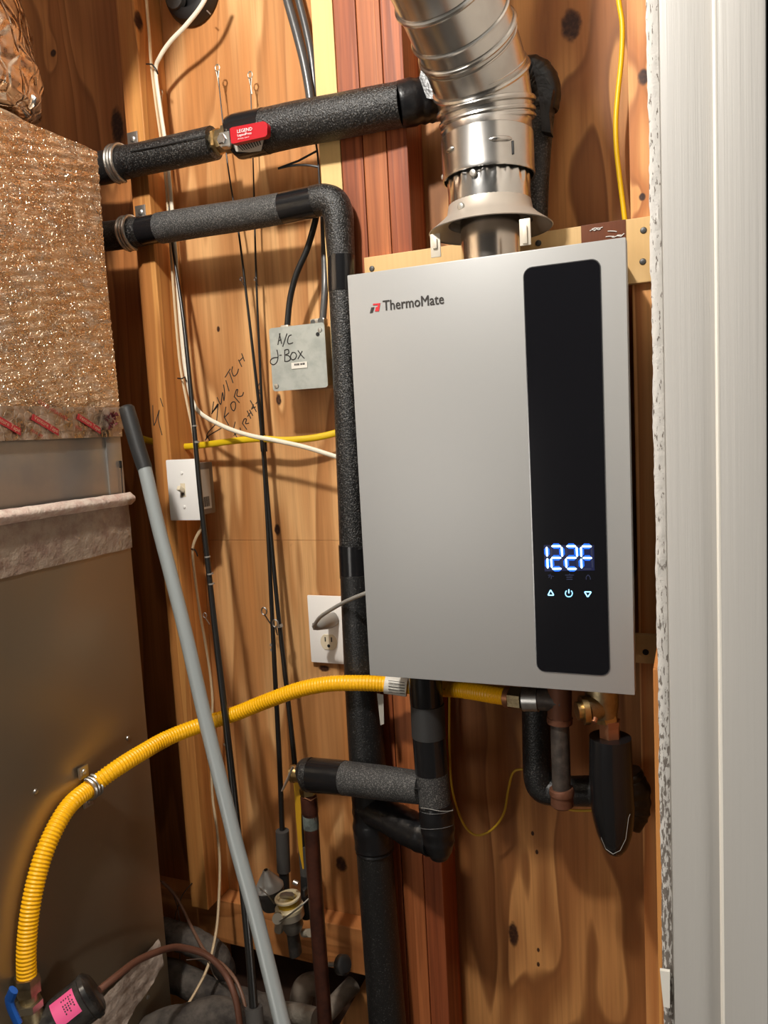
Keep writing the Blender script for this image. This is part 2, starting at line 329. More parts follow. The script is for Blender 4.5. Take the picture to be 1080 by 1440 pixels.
c0 = P(931, 1365, dE-.004); MB().prism([P(928, 1365, dE-.004), P(942, 1367, dE-.004), P(942, 1418, dE-.004), P(933, 1416, dE-.004)], (0, .004, 0)).build('paper_tab', label_w, o, False, label='torn white paper tab')
o = MB().box((xw1+.0003, YE-.002, 0), (xj, YE+.10, HT), .0032).build('trim_1', paint_w, None, True, 30); struct(o)
o = MB().box((xj-.0012, YE-.0075, 0), (xk, YE+.05, HT), .0034).build('trim_2', paint_w, None, True, 30); struct(o)
MB().tube([(xj, YE-.0062, 0), (xj, YE-.0062, HT)], .0020, 8).build('edge_highlight', simple('highlight_pale', srgb(240, 234, 222), .4), o, label='added pale strip, painted light along the trim edge')  # pale strip added to paint the light caught by the trim edge
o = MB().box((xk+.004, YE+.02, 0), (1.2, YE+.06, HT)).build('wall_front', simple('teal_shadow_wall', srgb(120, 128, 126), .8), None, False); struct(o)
o = MB().box((-1.62, -2.4, 0), (-1.60, .015, HT)).build('wall_left', dimw, None, False); struct(o)
o = MB().box((-1.62, -3.2, -.05), (1.2, .06, 0)).build('floor', floorm, None, False); struct(o)
o = MB().box((-1.62, -2.4, HT), (1.2, .06, HT+.02)).build('ceiling', ceilm, None, False); struct(o)

# ---- marker writing on the wood
def strokes(lists, d, w, name, mt, parent, conv=lambda x, y: (x, y), lift=.0006, label=None):
    b = MB()
    for st in lists:
        pts = [P(*conv(*q), d) for q in st]; pts = cr(pts, 3) if len(pts) > 2 else pts
        for a, c in zip(pts, pts[1:]):
            dr = (c-a)
            if dr.length < 1e-6: continue
            n_ = Vector((-dr.z, 0, dr.x)).normalized()*w; e = dr.normalized()*w*.5; yy = Vector((0, -lift, 0))
            q = [a-n_-e+yy, c-n_+e+yy, c+n_+e+yy, a+n_-e+yy]; b.prism(q, (0, lift*.8, 0))
    return b.build(name, mt, parent, False, label=label)
cv = lambda x, y: (280+x/9, 480+y/9)
wr = [[(160, 915), (185, 880), (240, 815), (235, 795), (200, 850), (165, 905)], [(185, 765), (165, 910)], [(165, 905), (205, 850), (238, 800), (235, 880), (222, 1030)],
      [(230, 710), (275, 800), (290, 690), (300, 650), (315, 750), (325, 650), (310, 550)], [(340, 495), (380, 630)], [(330, 455), (395, 350)], [(385, 395), (430, 525)],
      [(425, 320), (415, 380), (440, 440), (480, 410), (500, 350)], [(500, 235), (540, 320)], [(540, 155), (575, 250)], [(510, 250), (560, 200)],
      [(320, 960), (375, 1060)], [(318, 960), (340, 830)], [(325, 960), (375, 905)],
      [(400, 800), (410, 850), (440, 880), (462, 830), (455, 770), (420, 770), (400, 800)], [(445, 700), (510, 775)], [(445, 705), (470, 620), (490, 615), (480, 690), (545, 690), (562, 645)],
      [(430, 1130), (480, 1215)], [(432, 1130), (458, 1020)], [(440, 1190), (480, 1160)], [(480, 1120), (505, 1165), (530, 1150), (520, 1095)], [(550, 1040), (605, 1115)], [(550, 1040), (570, 985), (600, 985), (590, 1040), (630, 1035)],
      [(610, 880), (655, 975)], [(640, 870), (680, 940)], [(615, 950), (650, 905)], [(650, 750), (725, 890)], [(665, 860), (690, 800)], [(670, 850), (715, 830)],
      [(755, 740), (720, 790)], [(735, 600), (785, 685)], [(735, 600), (765, 530)], [(750, 640), (785, 590)],
      [(215, 1045), (110, 1160), (95, 1230)], [(280, 1100), (130, 1190), (80, 1250)], [(100, 1185), (135, 1260)]]
strokes(wr, D0, .00085, 'marker_writing', ink, panM, cv)
cv2 = lambda x, y: (x/3, 480+y/3)
strokes([[(645, 270), (650, 355), (672, 290), (668, 330), (684, 395)], [(677, 240), (688, 275)]], 1.151, .0007, 'marker_writing', ink, wall, cv2)
# ================================================================ NAIL/SCREW helper
def screw(parent, p, nrm=(0, -1, 0), r=.0045, mt=None, name='screw'):
    p = Vector(p); nrm = Vector(nrm); b = MB().lathe(p-nrm*.0015, nrm, [(0, r), (.002, r), (.0032, r*.8), (.0036, r*.3)], 12)
    return b.build(name, mt or zinc, parent)
# ================================================================ MOUNTING BOARDS
YB = 1.139 - D0
zt = P(905, 305, 1.139).z; zl = P(905, 397, 1.139).z; bx0 = xa(512, 370, 1.139); bx1 = xa(917, 350, 1.139)+.02
o = thing('mounting_board', 'pale plywood strip screwed across the studs above the water heater', 'board', (bx0, YB, zl))
MB().box((bx0, YB, zl), (bx1, SF-.0005, zt), .001).build('board', board_w, o, False)
for q in ((905, 324), (904, 368), (523, 378), (757, 342)): screw(o, P(q[0], q[1], 1.139), r=.0045, mt=darkst)
o2 = MB().box((xa(817, 330, 1.136), YB-.0015, zl+.01), (xa(880, 330, 1.136), YB-.0002, zt), .0003).build('brown_patch', brown_w, o, False, label='dark brown patch')  # thin dark brown piece on the face of the board
for i in range(7):
    u0 = random.uniform(805, 900); v0 = random.uniform(316, 334); q_ = [P(u0+k*random.uniform(3, 6), v0-k*.6+random.uniform(-1.5, 1.5), 1.1365) for k in range(4)]
    MB().tube(q_, .0007, 6).build('tape_wrinkle', simple('tape_glint%d' % i, (.8, .78, .74), .15), o, label='clear tape wrinkle')
zl2 = P(905, 933, 1.139).z
o = thing('mounting_board', 'shaded plywood strip behind the lower right corner of the heater', 'board', (-.4, YB, zl2))
MB().box((-.42, YB, zl2), (bx1, SF-.0005, P(905, 893, 1.139).z), .001).build('board', board_w, o, False); screw(o, P(908, 917, 1.139), mt=slot)

# ================================================================ WATER HEATER
hd = .98; hy = hd-D0; hx0, hx1 = -.4353, -.0753; hz1, hz0 = ZC+.2112, ZC-.3445
H = thing('water_heater', 'silver-grey wall-hung tankless water heater with black glass panel and blue display', 'water heater', ((hx0+hx1)/2, YB, hz0))
MB().box((hx0, hy, hz0), (hx1, hy+.022, hz1), .0016).build('front_cover', paintg, H)
MB().box((hx0+.003, hy+.0225, hz0+.004), (hx1-.010, YB-.001, hz1-.004), .003).build('casing', simple('casing_grey', srgb(80, 76, 70), .5, .2), H)
pz1 = P(790, 371, hd).z; pz0 = P(806, 946.5, hd).z; pxa = (P(738, 600, hd).x+P(755, 930, hd).x+P(738.5, 400, hd).x)/3; pxb = (P(844, 400, hd).x+P(857, 930, hd).x)/2
pxa = (P(738, 395, hd).x+P(754, 920, hd).x)/2
MB().prism(rrect(pxa-.0012, pxb+.0012, pz0-.0012, pz1+.0012, .0115, hy-.0006), (0, .002, 0)).build('panel_rim', chrome, H)
glass = MB().prism(rrect(pxa, pxb, pz0, pz1, .0105, hy-.0014), (0, .002, 0)).build('glass_panel', glassb, H)
def GP(px, py): return P(px, py, hd-.0016)
def seg(b, a, c, w, y):          # tapered LED bar between pixel points
    a = GP(*a); c = GP(*c); d = (c-a).normalized(); n_ = Vector((-d.z, 0, d.x))*w; e = d*w*.9
    pts = [a, a+e+n_, c-e+n_, c, c-e-n_, a+e-n_]; b.prism([Vector((p.x, y, p.z)) for p in pts], (0, .0002, 0))
zc_ = lambda x, y: (740+x/7.714, 740+y/7.714)
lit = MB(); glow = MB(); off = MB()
Sg = {  # digit segment ends in zoom coordinates
 '1': [((222, 222), (228, 330)), ((230, 345), (234, 458))],
 '2a': [((272, 216), (380, 216)), ((384, 222), (392, 332)), ((272, 342), (382, 342)), ((270, 348), (278, 452)), ((280, 462), (386, 460))],
 '2b': [((434, 216), (542, 216)), ((546, 222), (554, 332)), ((436, 342), (548, 342)), ((430, 348), (438, 452)), ((444, 462), (550, 462))],
 'F': [((600, 218), (712, 218)), ((594, 224), (598, 334)), ((610, 344), (716, 344)), ((596, 350), (602, 458))]}
for k, l in Sg.items():
    for a, c in l:
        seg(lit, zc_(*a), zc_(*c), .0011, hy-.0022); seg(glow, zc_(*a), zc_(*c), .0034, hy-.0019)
for a, c in [((272, 222), (275, 332)), ((390, 348), (398, 452)), ((434, 222), (437, 332)), ((552, 348), (560, 452)), ((708, 224), (712, 334)), ((714, 350), (720, 452)), ((610, 464), (708, 464))]:
    seg(off, zc_(*a), zc_(*c), .0010, hy-.0018)
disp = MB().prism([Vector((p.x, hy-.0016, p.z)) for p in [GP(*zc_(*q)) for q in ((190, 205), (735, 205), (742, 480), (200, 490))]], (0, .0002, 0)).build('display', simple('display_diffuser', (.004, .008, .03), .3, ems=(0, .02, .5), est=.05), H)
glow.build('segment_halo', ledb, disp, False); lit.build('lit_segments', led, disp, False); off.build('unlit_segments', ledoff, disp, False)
b = MB()
for l in ([(262, 515), (245, 560)], [(235, 530), (300, 545)], [(275, 530), (270, 575)], [(420, 530), (520, 530)], [(470, 512), (470, 530)], [(435, 552), (505, 552)], [(435, 575), (505, 575)], [(652, 580), (650, 550), (672, 525), (695, 555), (695, 580)]):
    for a, c in zip(l, l[1:]): seg(b, zc_(*a), zc_(*c), .0005, hy-.0018)
b.build('unlit_icons', ledoff, disp, False)
def tri_icon(pts, nm):
    b = MB(); n = len(pts)
    for i in range(n): seg(b, zc_(*pts[i]), zc_(*pts[(i+1) % n]), .00065, hy-.0020)
    return b.build(nm, ledicon, H, False)
tri_icon([(265, 690), (300, 748), (236, 748)], 'up_button'); tri_icon([(632, 712), (706, 712), (668, 768)], 'down_button')
b = MB(); ring = [(463+38*math.sin(a), 728-38*math.cos(a)) for a in [math.radians(38+i*(284/14)) for i in range(15)]]
for a, c in zip(ring, ring[1:]): seg(b, zc_(*a), zc_(*c), .0007, hy-.0020)
seg(b, zc_(463, 682), zc_(463, 728), .0007, hy-.0020); b.build('power_button', ledicon, H, False)
# logo
def text(body, size, name, mt, parent, origin, xdir, updir, ext=.0002, align='LEFT', bold=0, sxs=1.0):
    cu = bpy.data.curves.new(name, 'FONT'); cu.body = body; cu.size = size; cu.extrude = 0; cu.align_x = align; cu.offset = bold; cu.resolution_u = 2
    tmp = bpy.data.objects.new('tmp_text', cu); COL.objects.link(tmp); bpy.context.view_layer.update()
    me = bpy.data.meshes.new_from_object(tmp.evaluated_get(bpy.context.evaluated_depsgraph_get())); bpy.data.objects.remove(tmp)
    xd = Vector(xdir).normalized(); ud = Vector(updir); ud = (ud-xd*ud.dot(xd)).normalized(); nd = xd.cross(ud); o0 = Vector(origin)
    for v in me.vertices: v.co = o0+xd*(v.co.x*sxs)+ud*v.co.y+nd*ext
    me.materials.append(mt); o = bpy.data.objects.new(name, me); COL.objects.link(o); o.parent = parent
    q = parent; off_ = Vector((0, 0, 0))
    while q: off_ += q.location; q = q.parent
    o.location = -off_; me.name = name
    return o
la0 = P(538.5, 437, hd-.0004); la1 = P(624, 425.5, hd-.0004); wd = la1.x-la0.x
tx = text('ThermoMate', .0188, 'brand_lettering', ink, H, (la0.x, hy-.0003, la0.z), (1, 0, 0), (0, 0, 1), .0003)
ws = max(v.co.x for v in tx.data.vertices)-la0.x
for v in tx.data.vertices: v.co.x = la0.x+(v.co.x-la0.x)*wd/ws
lz = lambda x, y: Vector((P(500+x/7.714, 400+y/7.714, hd).x, hy-.0007, P(500+x/7.714, 400+y/7.714, hd).z))
tx2 = tx.copy(); tx2.data = tx.data.copy(); COL.objects.link(tx2)
for v in tx2.data.vertices: v.co.x += .0006; v.co.y -= .00005
tx3 = tx.copy(); tx3.data = tx.data.copy(); COL.objects.link(tx3)
for v in tx3.data.vertices: v.co.z += .0003; v.co.x += .0002; v.co.y -= .00008
MB().prism([lz(*q) for q in ((192, 210), (270, 202), (255, 290), (212, 293), (222, 245), (240, 243), (244, 222), (190, 228))], (0, .0005, 0)).build('logo_mark', inkred, H, False, label='red half of the logo mark')
MB().prism([lz(*q) for q in ((172, 250), (205, 246), (186, 308), (156, 313))], (0, .0005, 0)).build('logo_mark', ink, H, False, label='black half of the logo mark')
# power cord of the heater
cordp = path([(441, 881, 1.155), (450, 868, 1.13), (468, 856, 1.10), (488, 845, 1.075), (515, 834, 1.045), (540, 826, 1.045)])
pcord = thing('power_cord', 'grey power cord plugged into the outlet and running behind the heater', 'power cord', P(445, 878, 1.17))
MB().tube(cordp, .0032, 10).build('cord', greyc, pcord)
MB().tube([P(469, 871, 1.212), P(462, 874, 1.195), P(455, 877, 1.175), P(446, 880, 1.160), P(440, 881, 1.155)], [.0135, .0135, .0105, .008, .006], 12, flat=.75).build('plug', greyc, pcord)

# ================================================================ VENT
V = thing('vent_pipe', 'shiny galvanised steel flue pipe rising from the heater top', 'vent pipe', P(690, 350, 1.06))
def ax(py, px, d): return P(px, py, d)
bc = P(690, 352, 1.06)
vr = R(685, 220, 1.06, 59)
def V0(dz): return Vector((bc.x, bc.y, bc.z+dz))
zf = P(692, 318, 1.06).z; zk = P(690, 308, 1.06).z; z1 = P(690, 245, 1.06).z; z2 = P(688, 252, 1.06).z; z3 = P(688, 194, 1.06).z
xV = P(687, 250, 1.06).x; yV = 1.06-D0
def vp(z): return Vector((xV, yV, z))
MB().lathe(vp(hz1-.004), (0, 0, 1), [(0, R(690, 340, 1.06, 41)), (.09, R(690, 340, 1.06, 41))], 40).build('flue_collar', steel, V, label='stainless inner collar')
rf = R(692, 320, 1.06, 84)
hp = zf-.006
MB().lathe(vp(hp), (0, 0, 1), [(0, rf), (.001, rf+.001), (.014, rf*.80), (.022, rf*.70), (.040, rf*.66), (.040, rf*.64), (.020, rf*.68), (.002, rf-.002)], 56, False).build('draft_collar', simple('collar_grey', srgb(190, 180, 168), .4, .4), V, label='grey flared collar')
for px, dd in ((611, 1.02), (738, .992)):
    a = P(px, 318, dd); zz = a.z
    MB().box((a.x-.007, a.y, P(px, 362 if px < 700 else 345, dd).z), (a.x+.007, a.y+.0022, P(px, 333 if px < 700 else 312, dd).z+.004), .0008).box((a.x-.003, a.y-.003, P(px, 350 if px < 700 else 343, dd).z), (a.x+.003, a.y, P(px, 336 if px < 700 else 318, dd).z), .0008).build('bracket', simple('bracket_cream_%d' % px, srgb(205, 196, 180), .45, .3), V)
rr0 = R(690, 300, 1.06, 57); rr1 = R(688, 250, 1.06, 58)
MB().lathe(vp(zk-.006), (0, 0, 1), [(0, rr0*1.01), (.008, rr0)]+[(.008+(z1+.008-zk)*i/8, rr0*(1-.035*i/8)) for i in range(1, 9)], 96, False,
    lambda a, h: 1+(.028*math.cos(a*22)*min(1, max(0, (h-.042)/.012)) if h > .042 else 0)).build('crimped_sleeve', simple('bright_galv', (.75, .74, .72), .2, 1, (12, .1)), V)
vb = R(686, 225, 1.06, 63)
prof = [(0, vb*.97), (0, vb*1.005), (.003, vb*1.01), (.006, vb), (z3-z2, vb), (z3-z2+.001, vb*.985), (z3-z2+.016, vb*.965)]
MB().lathe(vp(z2), (0, 0, 1), prof, 64, False).build('locking_band', duct_m, V, label='lower locking band')
for ang, w_ in ((-60, .03), (-128, .016)):
    a0 = math.radians(ang); zz = (z2+z3)/2+.004
    MB().tube([Vector((xV+math.cos(a0+t_)*vb*1.0, yV+math.sin(a0+t_)*vb*1.0, zz)) for t_ in [w_/vb*(i/6-.5) for i in range(7)]], [.001, .0032, .0035, .0035, .0035, .0032, .001], 10).build('bead_tab', duct_m, V)
a0 = math.radians(-45); MB().box((xV+math.cos(a0)*vb-.001, yV+math.sin(a0)*vb-.0015, z2+.012), (xV+math.cos(a0)*vb+.0015, yV+math.sin(a0)*vb+.001, z2+.028), .0002).build('slot', slot, V)
for (px, py, dd) in ((665, 243, 1.003), (648, 290, 1.006), (625, 249, 1.04)):
    screw(V, P(px, py, dd), (-.2, -.97, 0), .005)
jr = R(683, 150, 1.055, 64)
jp = [vp(z3+.012), vp(P(684, 152, 1.06).z), P(676, 112, 1.045), P(656, 55, 1.0), P(625, -20, .945), P(597, -85, .895)]
for i in range(len(jp)-1):
    sub = [jp[max(i-1, 0)]] if 0 else []
# gores as separate parts, mitred: build full then slice rings
top = jp[-1]; jp += [top+Vector((-.035, -.03, .09)), Vector((top.x-.035, top.y-.03, HT+.01))]
full = MB().mitre(jp, [jr*.965, jr, jr*1.005, jr*1.01, jr*1.01, jr*1.01, jr*1.01, jr*1.01], 64)
for i in range(len(jp)-1):
    b = MB(); b.add(full.v[i*64:(i+2)*64], [[k, (k+1) % 64, 64+(k+1) % 64, 64+k] for k in range(64)]); b.build('elbow_gore', duct_m, V)
def bead(i, off, r=.0032, sc=1.012):
    ring_ = full.v[i*64:(i+1)*64]; c = sum(ring_, Vector())/64
    d = (jp[min(i+1, len(jp)-1)]-jp[max(i-1, 0)]).normalized()
    MB().tube([c+(q-c)*sc+d*off for q in ring_], r, 8, closed=True).build('bead', duct_m, V)
bead(1, 0, .004); bead(1, -.012, .0032, 1.0); bead(1, -.020, .0026, 1.0); bead(2, 0, .0036); bead(2, .009, .0016, 1.0); bead(3, 0, .0034); bead(3, -.009, .0014, 1.0); bead(4, 0, .0034)
ring_ = full.v[3*64:4*64]; ring2 = full.v[4*64:5*64]
MB().tube([a_.lerp(b_, .34)+(a_-jp[3]).normalized()*.001 for a_, b_ in zip(ring_, ring2)], .0022, 6, closed=True).build('seam', duct_m, V)
# up through the ceiling

# ================================================================ INSULATED PIPES
def pipe(l, mt, parent, name='foam_sleeve', n=8, seg=20, caps=True, label=None, jit=0):
    pts, rad = cr([P(a, b_, c) for a, b_, c, _ in l], n, [R(a, b_, c, r) for a, b_, c, r in l])
    if jit: rad = [r*(1+random.uniform(-jit, jit)) for r in rad]
    return MB().tube(pts, rad, seg, caps).build(name, mt, parent, label=label)
A = thing('insulated_pipe', 'upper black foam-wrapped pipe with a red-handled valve, crossing to behind the flue', 'pipe', P(200, 225, 1.12))
pipe([(100, 240, 1.118, 21), (140, 237, 1.118, 21.5), (182, 227, 1.118, 21.5)], foam_dark, A)
pipe([(180, 227.5, 1.118, 21), (230, 217, 1.118, 21.5), (275, 207, 1.118, 22), (301, 201, 1.118, 22)], foam_m, A)
strokesl = [P(183, 213, 1.09), P(230, 204, 1.09), P(290, 190, 1.089)]
MB().tube(strokesl, .0012, 6).build('slit', slot, A)
# valve
vbod = MB().tube([P(296, 202, 1.115), P(304, 200, 1.115), P(304.5, 200, 1.115), P(318, 196, 1.115), P(318.5, 196, 1.115), P(352, 190, 1.115)], [.014, .014, .018, .018, .0225, .0225], 8).build('valve_body', brassdull, A)
MB().tube([P(305, 200, 1.115), P(309, 199, 1.115)], .0215, 6).build('hex_nut', brass, A, False)
hn = MB().lathe(P(310, 195, 1.068), (0, 1, 0), [(0, .0065), (.002, .008), (.008, .008), (.008, .011), (.02, .011)], 6).build('handle_nut', simple('bright_nut', (.75, .74, .72), .25, 1), A, False)
pl = [P(x, y, 1.072) for x, y in ((308, 187), (322, 184), (324, 205), (311, 205))]
MB().prism(pl, (0, .002, 0)).build('handle_plate', galv, A, False)
hc = [P(x, y, 1.066) for x, y in ((323, 181), (326, 179), (370, 170.5), (374, 172), (376, 176), (375.5, 189), (373, 192), (328, 202), (325, 201))]
hnd = MB().prism(hc, (0, .010, 0)).build('lever_handle', redv, A, True, 50, label='red vinyl lever handle')
xd = P(372, 180, 1.066)-P(330, 188, 1.066)
text('LEGEND', .0072, 'handle_lettering', whitep, hnd, P(333.5, 187.5, 1.0655), xd, (0, 0, 1), .0006, bold=0)
text('LegendPress', .0050, 'handle_lettering', whitep, hnd, P(334, 192.3, 1.0655), xd, (0, 0, 1), .0006)
text('600 WOG  CSA  FT', .0024, 'handle_lettering', whitep, hnd, P(334.5, 196.5, 1.0655), xd, (0, 0, 1), .0006)
pipe([(330, 194, 1.118, 27), (337, 192, 1.118, 29.5), (375, 184, 1.118, 29.5)], tape_flat, A, 'tape_band')
pipe([(373, 184.5, 1.118, 29), (420, 174, 1.118, 29), (480, 163, 1.118, 29), (530, 153, 1.121, 29), (565, 147, 1.125, 29)], foam_m, A)
pipe([(560, 148, 1.124, 29.7), (590, 142, 1.138, 29.7), (625, 137, 1.16, 29), (690, 122, 1.178, 27), (742, 105, 1.18, 24), (760, 112, 1.18, 22), (768, 130, 1.18, 21), (765, 155, 1.18, 19)], tape_m, A, 'tape_wrap', jit=.04)
pipe([(764, 150, 1.18, 16.5), (759, 200, 1.18, 16.5), (755, 260, 1.18, 16.5), (753, 330, 1.18, 16.5), (752, 420, 1.18, 16)], foam_m, A)
lab = [P(326, 200, 1.0865), P(372, 190, 1.0865), P(367, 212, 1.0905), P(350, 214, 1.0915), P(332, 213, 1.091)]
MB().prism(lab, (0, .001, 0)).build('paper_label', label_g, A, False, label='creased barcode label')
b = MB()
for i in range(9): b.prism([P(330+i*4, 201-i*.8, 1.0862), P(331.5+i*4, 200.7-i*.8, 1.0862), P(343+i*3.4, 212-i*.3, 1.0908), P(341+i*3.4, 212-i*.3, 1.0908)], (0, .0004, 0))
b.build('label_print', ink, A, False)
# torn tape flaps around the elbow
MB().prism([P(597, 62, 1.10), P(610, 100, 1.10), P(614, 140, 1.10), P(600, 138, 1.10), P(590, 110, 1.10)], (0, .003, 0)).build('tape_flap', tape_m, A, label='loose black tape flap left of the flue')
MB().prism([P(747, 84, 1.15), P(778, 124, 1.15), P(772, 160, 1.15), P(775, 187, 1.15), P(762, 184, 1.15), P(757, 130, 1.15)], (0, .02, 0)).build('tape_flap', tape_m, A, label='loose black tape flap right of the flue')

B = thing('insulated_pipe', 'long black foam-wrapped pipe that turns down left of the heater to the bottom', 'pipe', P(520, 1440, 1.12))
pipe([(105, 337, 1.124, 19.5), (155, 332, 1.124, 19.5), (200, 325, 1.124, 19.5)], foam_m, B)
pipe([(193, 326.5, 1.124, 19), (228, 320, 1.124, 19.2)], tape_flat, B, 'tape_band')
pipe([(225, 321, 1.124, 20.5), (280, 312, 1.124, 20.5), (340, 303, 1.124, 20.5), (402, 292, 1.122, 20.5)], foam_g, B)
pipe([(398, 293, 1.122, 21), (444, 283, 1.122, 20.8)], tape_flat, B, 'tape_band')
pipe([(438, 284, 1.122, 20.5), (456, 281, 1.122, 21), (470, 287, 1.122, 21.5), (476, 305, 1.122, 21), (478, 335, 1.122, 20), (480, 365, 1.122, 19)], foam_m, B)
pipe([(480, 360, 1.122, 19.3), (481, 410, 1.122, 19.3)], tape_flat, B, 'tape_band')
pipe([(481, 405, 1.122, 18.5), (486, 500, 1.122, 19), (492, 620, 1.122, 20), (499, 770, 1.122, 21.5)], foam_m, B)
pipe([(498, 766, 1.122, 22), (500, 812, 1.122, 22)], tape_flat, B, 'tape_band')
pipe([(500, 808, 1.120, 21.5), (508, 940, 1.115, 24), (515, 1050, 1.113, 25), (522, 1140, 1.112, 26)], foam_dark, B)
pipe([(520, 1105, 1.112, 26.5), (524, 1160, 1.112, 27), (527, 1195, 1.112, 26)], tape_m, B, 'tape_wrap', jit=.05)
pipe([(526, 1190, 1.112, 25), (534, 1300, 1.112, 25.5), (545, 1440, 1.112, 26), (560, 1640, 1.112, 26)], foam_dark, B)
MB().prism([P(530, 975, 1.09), P(539, 977, 1.09), P(540, 1018, 1.09), P(535, 1020, 1.09)], (0, .001, 0)).build('paper_label', label_g, B, False)

C = thing('insulated_pipe', 'taped black pipe dropping from under the heater and joining its neighbours', 'pipe', P(610, 1180, 1.05))
pipe([(597, 930, 1.045, 23), (599, 975, 1.045, 23), (601, 1000, 1.045, 22.5)], tape_flat, C, 'tape_band')
pipe([(601, 990, 1.045, 23.5), (603, 1035, 1.045, 23.5)], simple('matte_tape', (.03, .03, .03), .6), C, 'tape_band')
pipe([(603, 1033, 1.045, 23), (607, 1085, 1.045, 23)], tape_flat, C, 'tape_band')
pipe([(607, 1080, 1.045, 22.5), (612, 1135, 1.045, 22.5)], foam_g, C)
pipe([(612, 1128, 1.045, 23), (615, 1160, 1.045, 24), (617, 1185, 1.045, 22), (618, 1205, 1.047, 12)], tape_m, C, 'tape_wrap', jit=.03)
pipe([(428, 1091, 1.075, 18), (431, 1090, 1.075, 23), (440, 1089, 1.075, 23)], foam_m, C)
pipe([(440, 1090, 1.074, 23.5), (485, 1094, 1.068, 23.5)], tape_flat, C, 'tape_band')
pipe([(484, 1094, 1.068, 23), (540, 1101, 1.058, 23.5), (594, 1108, 1.046, 22)], foam_g, C)
MB().tube([P(485, 1102, 1.048), P(540, 1108, 1.036), P(596, 1109, 1.024)], .001, 6).build('slit', slot, C)
pipe([(515, 1135, 1.11, 22), (545, 1148, 1.09, 23), (580, 1167, 1.07, 24), (610, 1183, 1.052, 22)], tape_m, C, 'tape_wrap', jit=.04)
MB().tube([P(592+i*9, 1138-2*math.cos(i*.9)+i*.3, 1.018) for i in range(6)], .0005, 6).build('tape_edge', zinc, C)
for yy in (1142, 1166):
    cc = P(614, yy-6, 1.045); r_ = R(614, yy, 1.045, 24.3)
    MB().tube([cc+Vector((math.cos(a)*r_, math.sin(a)*r_, .004*math.cos(a*1.0+1)*(1 if yy == 1142 else 2))) for a in [pi+pi*i/16 for i in range(17)]], .00025, 6).build('tape_edge', simple('tape_crease%d' % yy, (.22, .22, .22), .3), C)

L_ = thing('insulated_pipe', 'black L-shaped foam pipe under the right half of the heater, turning behind the drip leg', 'pipe', P(755, 1110, 1.1))
pipe([(754, 960, 1.10, 20), (755, 1040, 1.10, 20), (757, 1090, 1.10, 20.5), (764, 1108, 1.10, 20.5), (785, 1112, 1.10, 20), (850, 1112, 1.10, 21), (885, 1110, 1.10, 22)], foam_dark, L_)
pipe([(880, 1085, 1.095, 20), (888, 1110, 1.095, 25), (889, 1140, 1.09, 24), (882, 1165, 1.08, 16)], tape_m, L_, 'tape_wrap', jit=.06)
G = thing('insulated_pipe', 'thick glossy black wrapped pipe stub with ragged bottom under the brass valve', 'pipe', P(862, 1190, 1.0))
pts, rad = cr([P(*q[:3]) for q in ((858, 1036, 1.02, 28), (859, 1090, 1.02, 29), (862, 1140, 1.02, 27.5), (864, 1170, 1.02, 22), (865, 1190, 1.02, 15), (866, 1200, 1.02, 9))], 8, [R(860, 1100, 1.02, r) for r in (28, 29.5, 29, 24, 17, 9)])
MB().tube(pts, rad, 24, True).build('foam_sleeve', tape_flat, G)
MB().tube([P(837, 1130, 1.005), P(842, 1160, 1.004), P(846, 1180, 1.003), P(852, 1194, 1.004), P(862, 1201, 1.0), P(872, 1196, .998), P(880, 1180, .998), P(884, 1150, .998), P(886, 1145, .998)], .0003, 6).build('torn_edge', simple('pale_tear', (.45, .45, .42), .5), G)
MB().tube([P(857, 1012, 1.02), P(857, 1022, 1.02), P(858, 1040, 1.02)], [.015, .014, .014], 6).build('hex_fitting', copper_br, G, False)
# brass valve above
G2 = thing('brass_valve', 'brass service valve with round side cap under the heater right corner', 'valve', P(845, 1000, 1.02))
MB().tube([P(845, 960, 1.02), P(846, 978, 1.02), P(848, 990, 1.02), P(852, 1008, 1.02)], [.020, .022, .021, .0150], 16).build('valve_body', brassdull, G2)
MB().tube([P(852, 1006, 1.02), P(854, 1014, 1.02)], .0155, 6).build('hex_nut', brass, G2, False)
MB().tube([P(846, 992, 1.02), P(832, 996, 1.005), P(824, 998, 1.0)], [.016, .017, .0175], 16).build('side_port', brassdull, G2)
MB().tube([P(826, 998, 1.0), P(818, 999, .997), P(817.9, 999, .997), P(811, 1000, .994)], [.0190, .0190, .0120, .0120], 16).build('port_cap', brass, G2)
MB().tube([P(837, 1010, .99), P(835, 1016, .985)], .0038, 10).build('bleed_screw', copper_br, G2)
# iron drip leg + tee
T = thing('gas_drip_leg', 'dark iron gas drip leg with tee and rusty cap hanging under the heater', 'pipe', P(790, 1130, 1.03))
MB().tube([P(757, 983, 1.035), P(775, 984, 1.035), P(790, 986, 1.035)], [.0155, .0155, .0165], 16).build('tee_branch', iron, T)
MB().tube([P(787, 955, 1.035), P(787, 990, 1.035), P(787, 1008, 1.035), P(787.1, 1008.5, 1.035), P(787, 1016, 1.035)], [.0165, .0165, .0165, .0175, .0175], 18).build('tee', rust, T)
MB().tube([P(787, 1014, 1.035), P(790, 1115, 1.035)], .0128, 18).build('nipple', iron, T)
MB().tube([P(789.6, 1108, 1.035), P(789.9, 1110, 1.035), P(790, 1117, 1.035), P(790.1, 1117.3, 1.035), P(790.6, 1132, 1.035), P(790.8, 1135, 1.035)], [.0155, .017, .017, .0155, .0155, .012], 18).build('cap', rust, T)
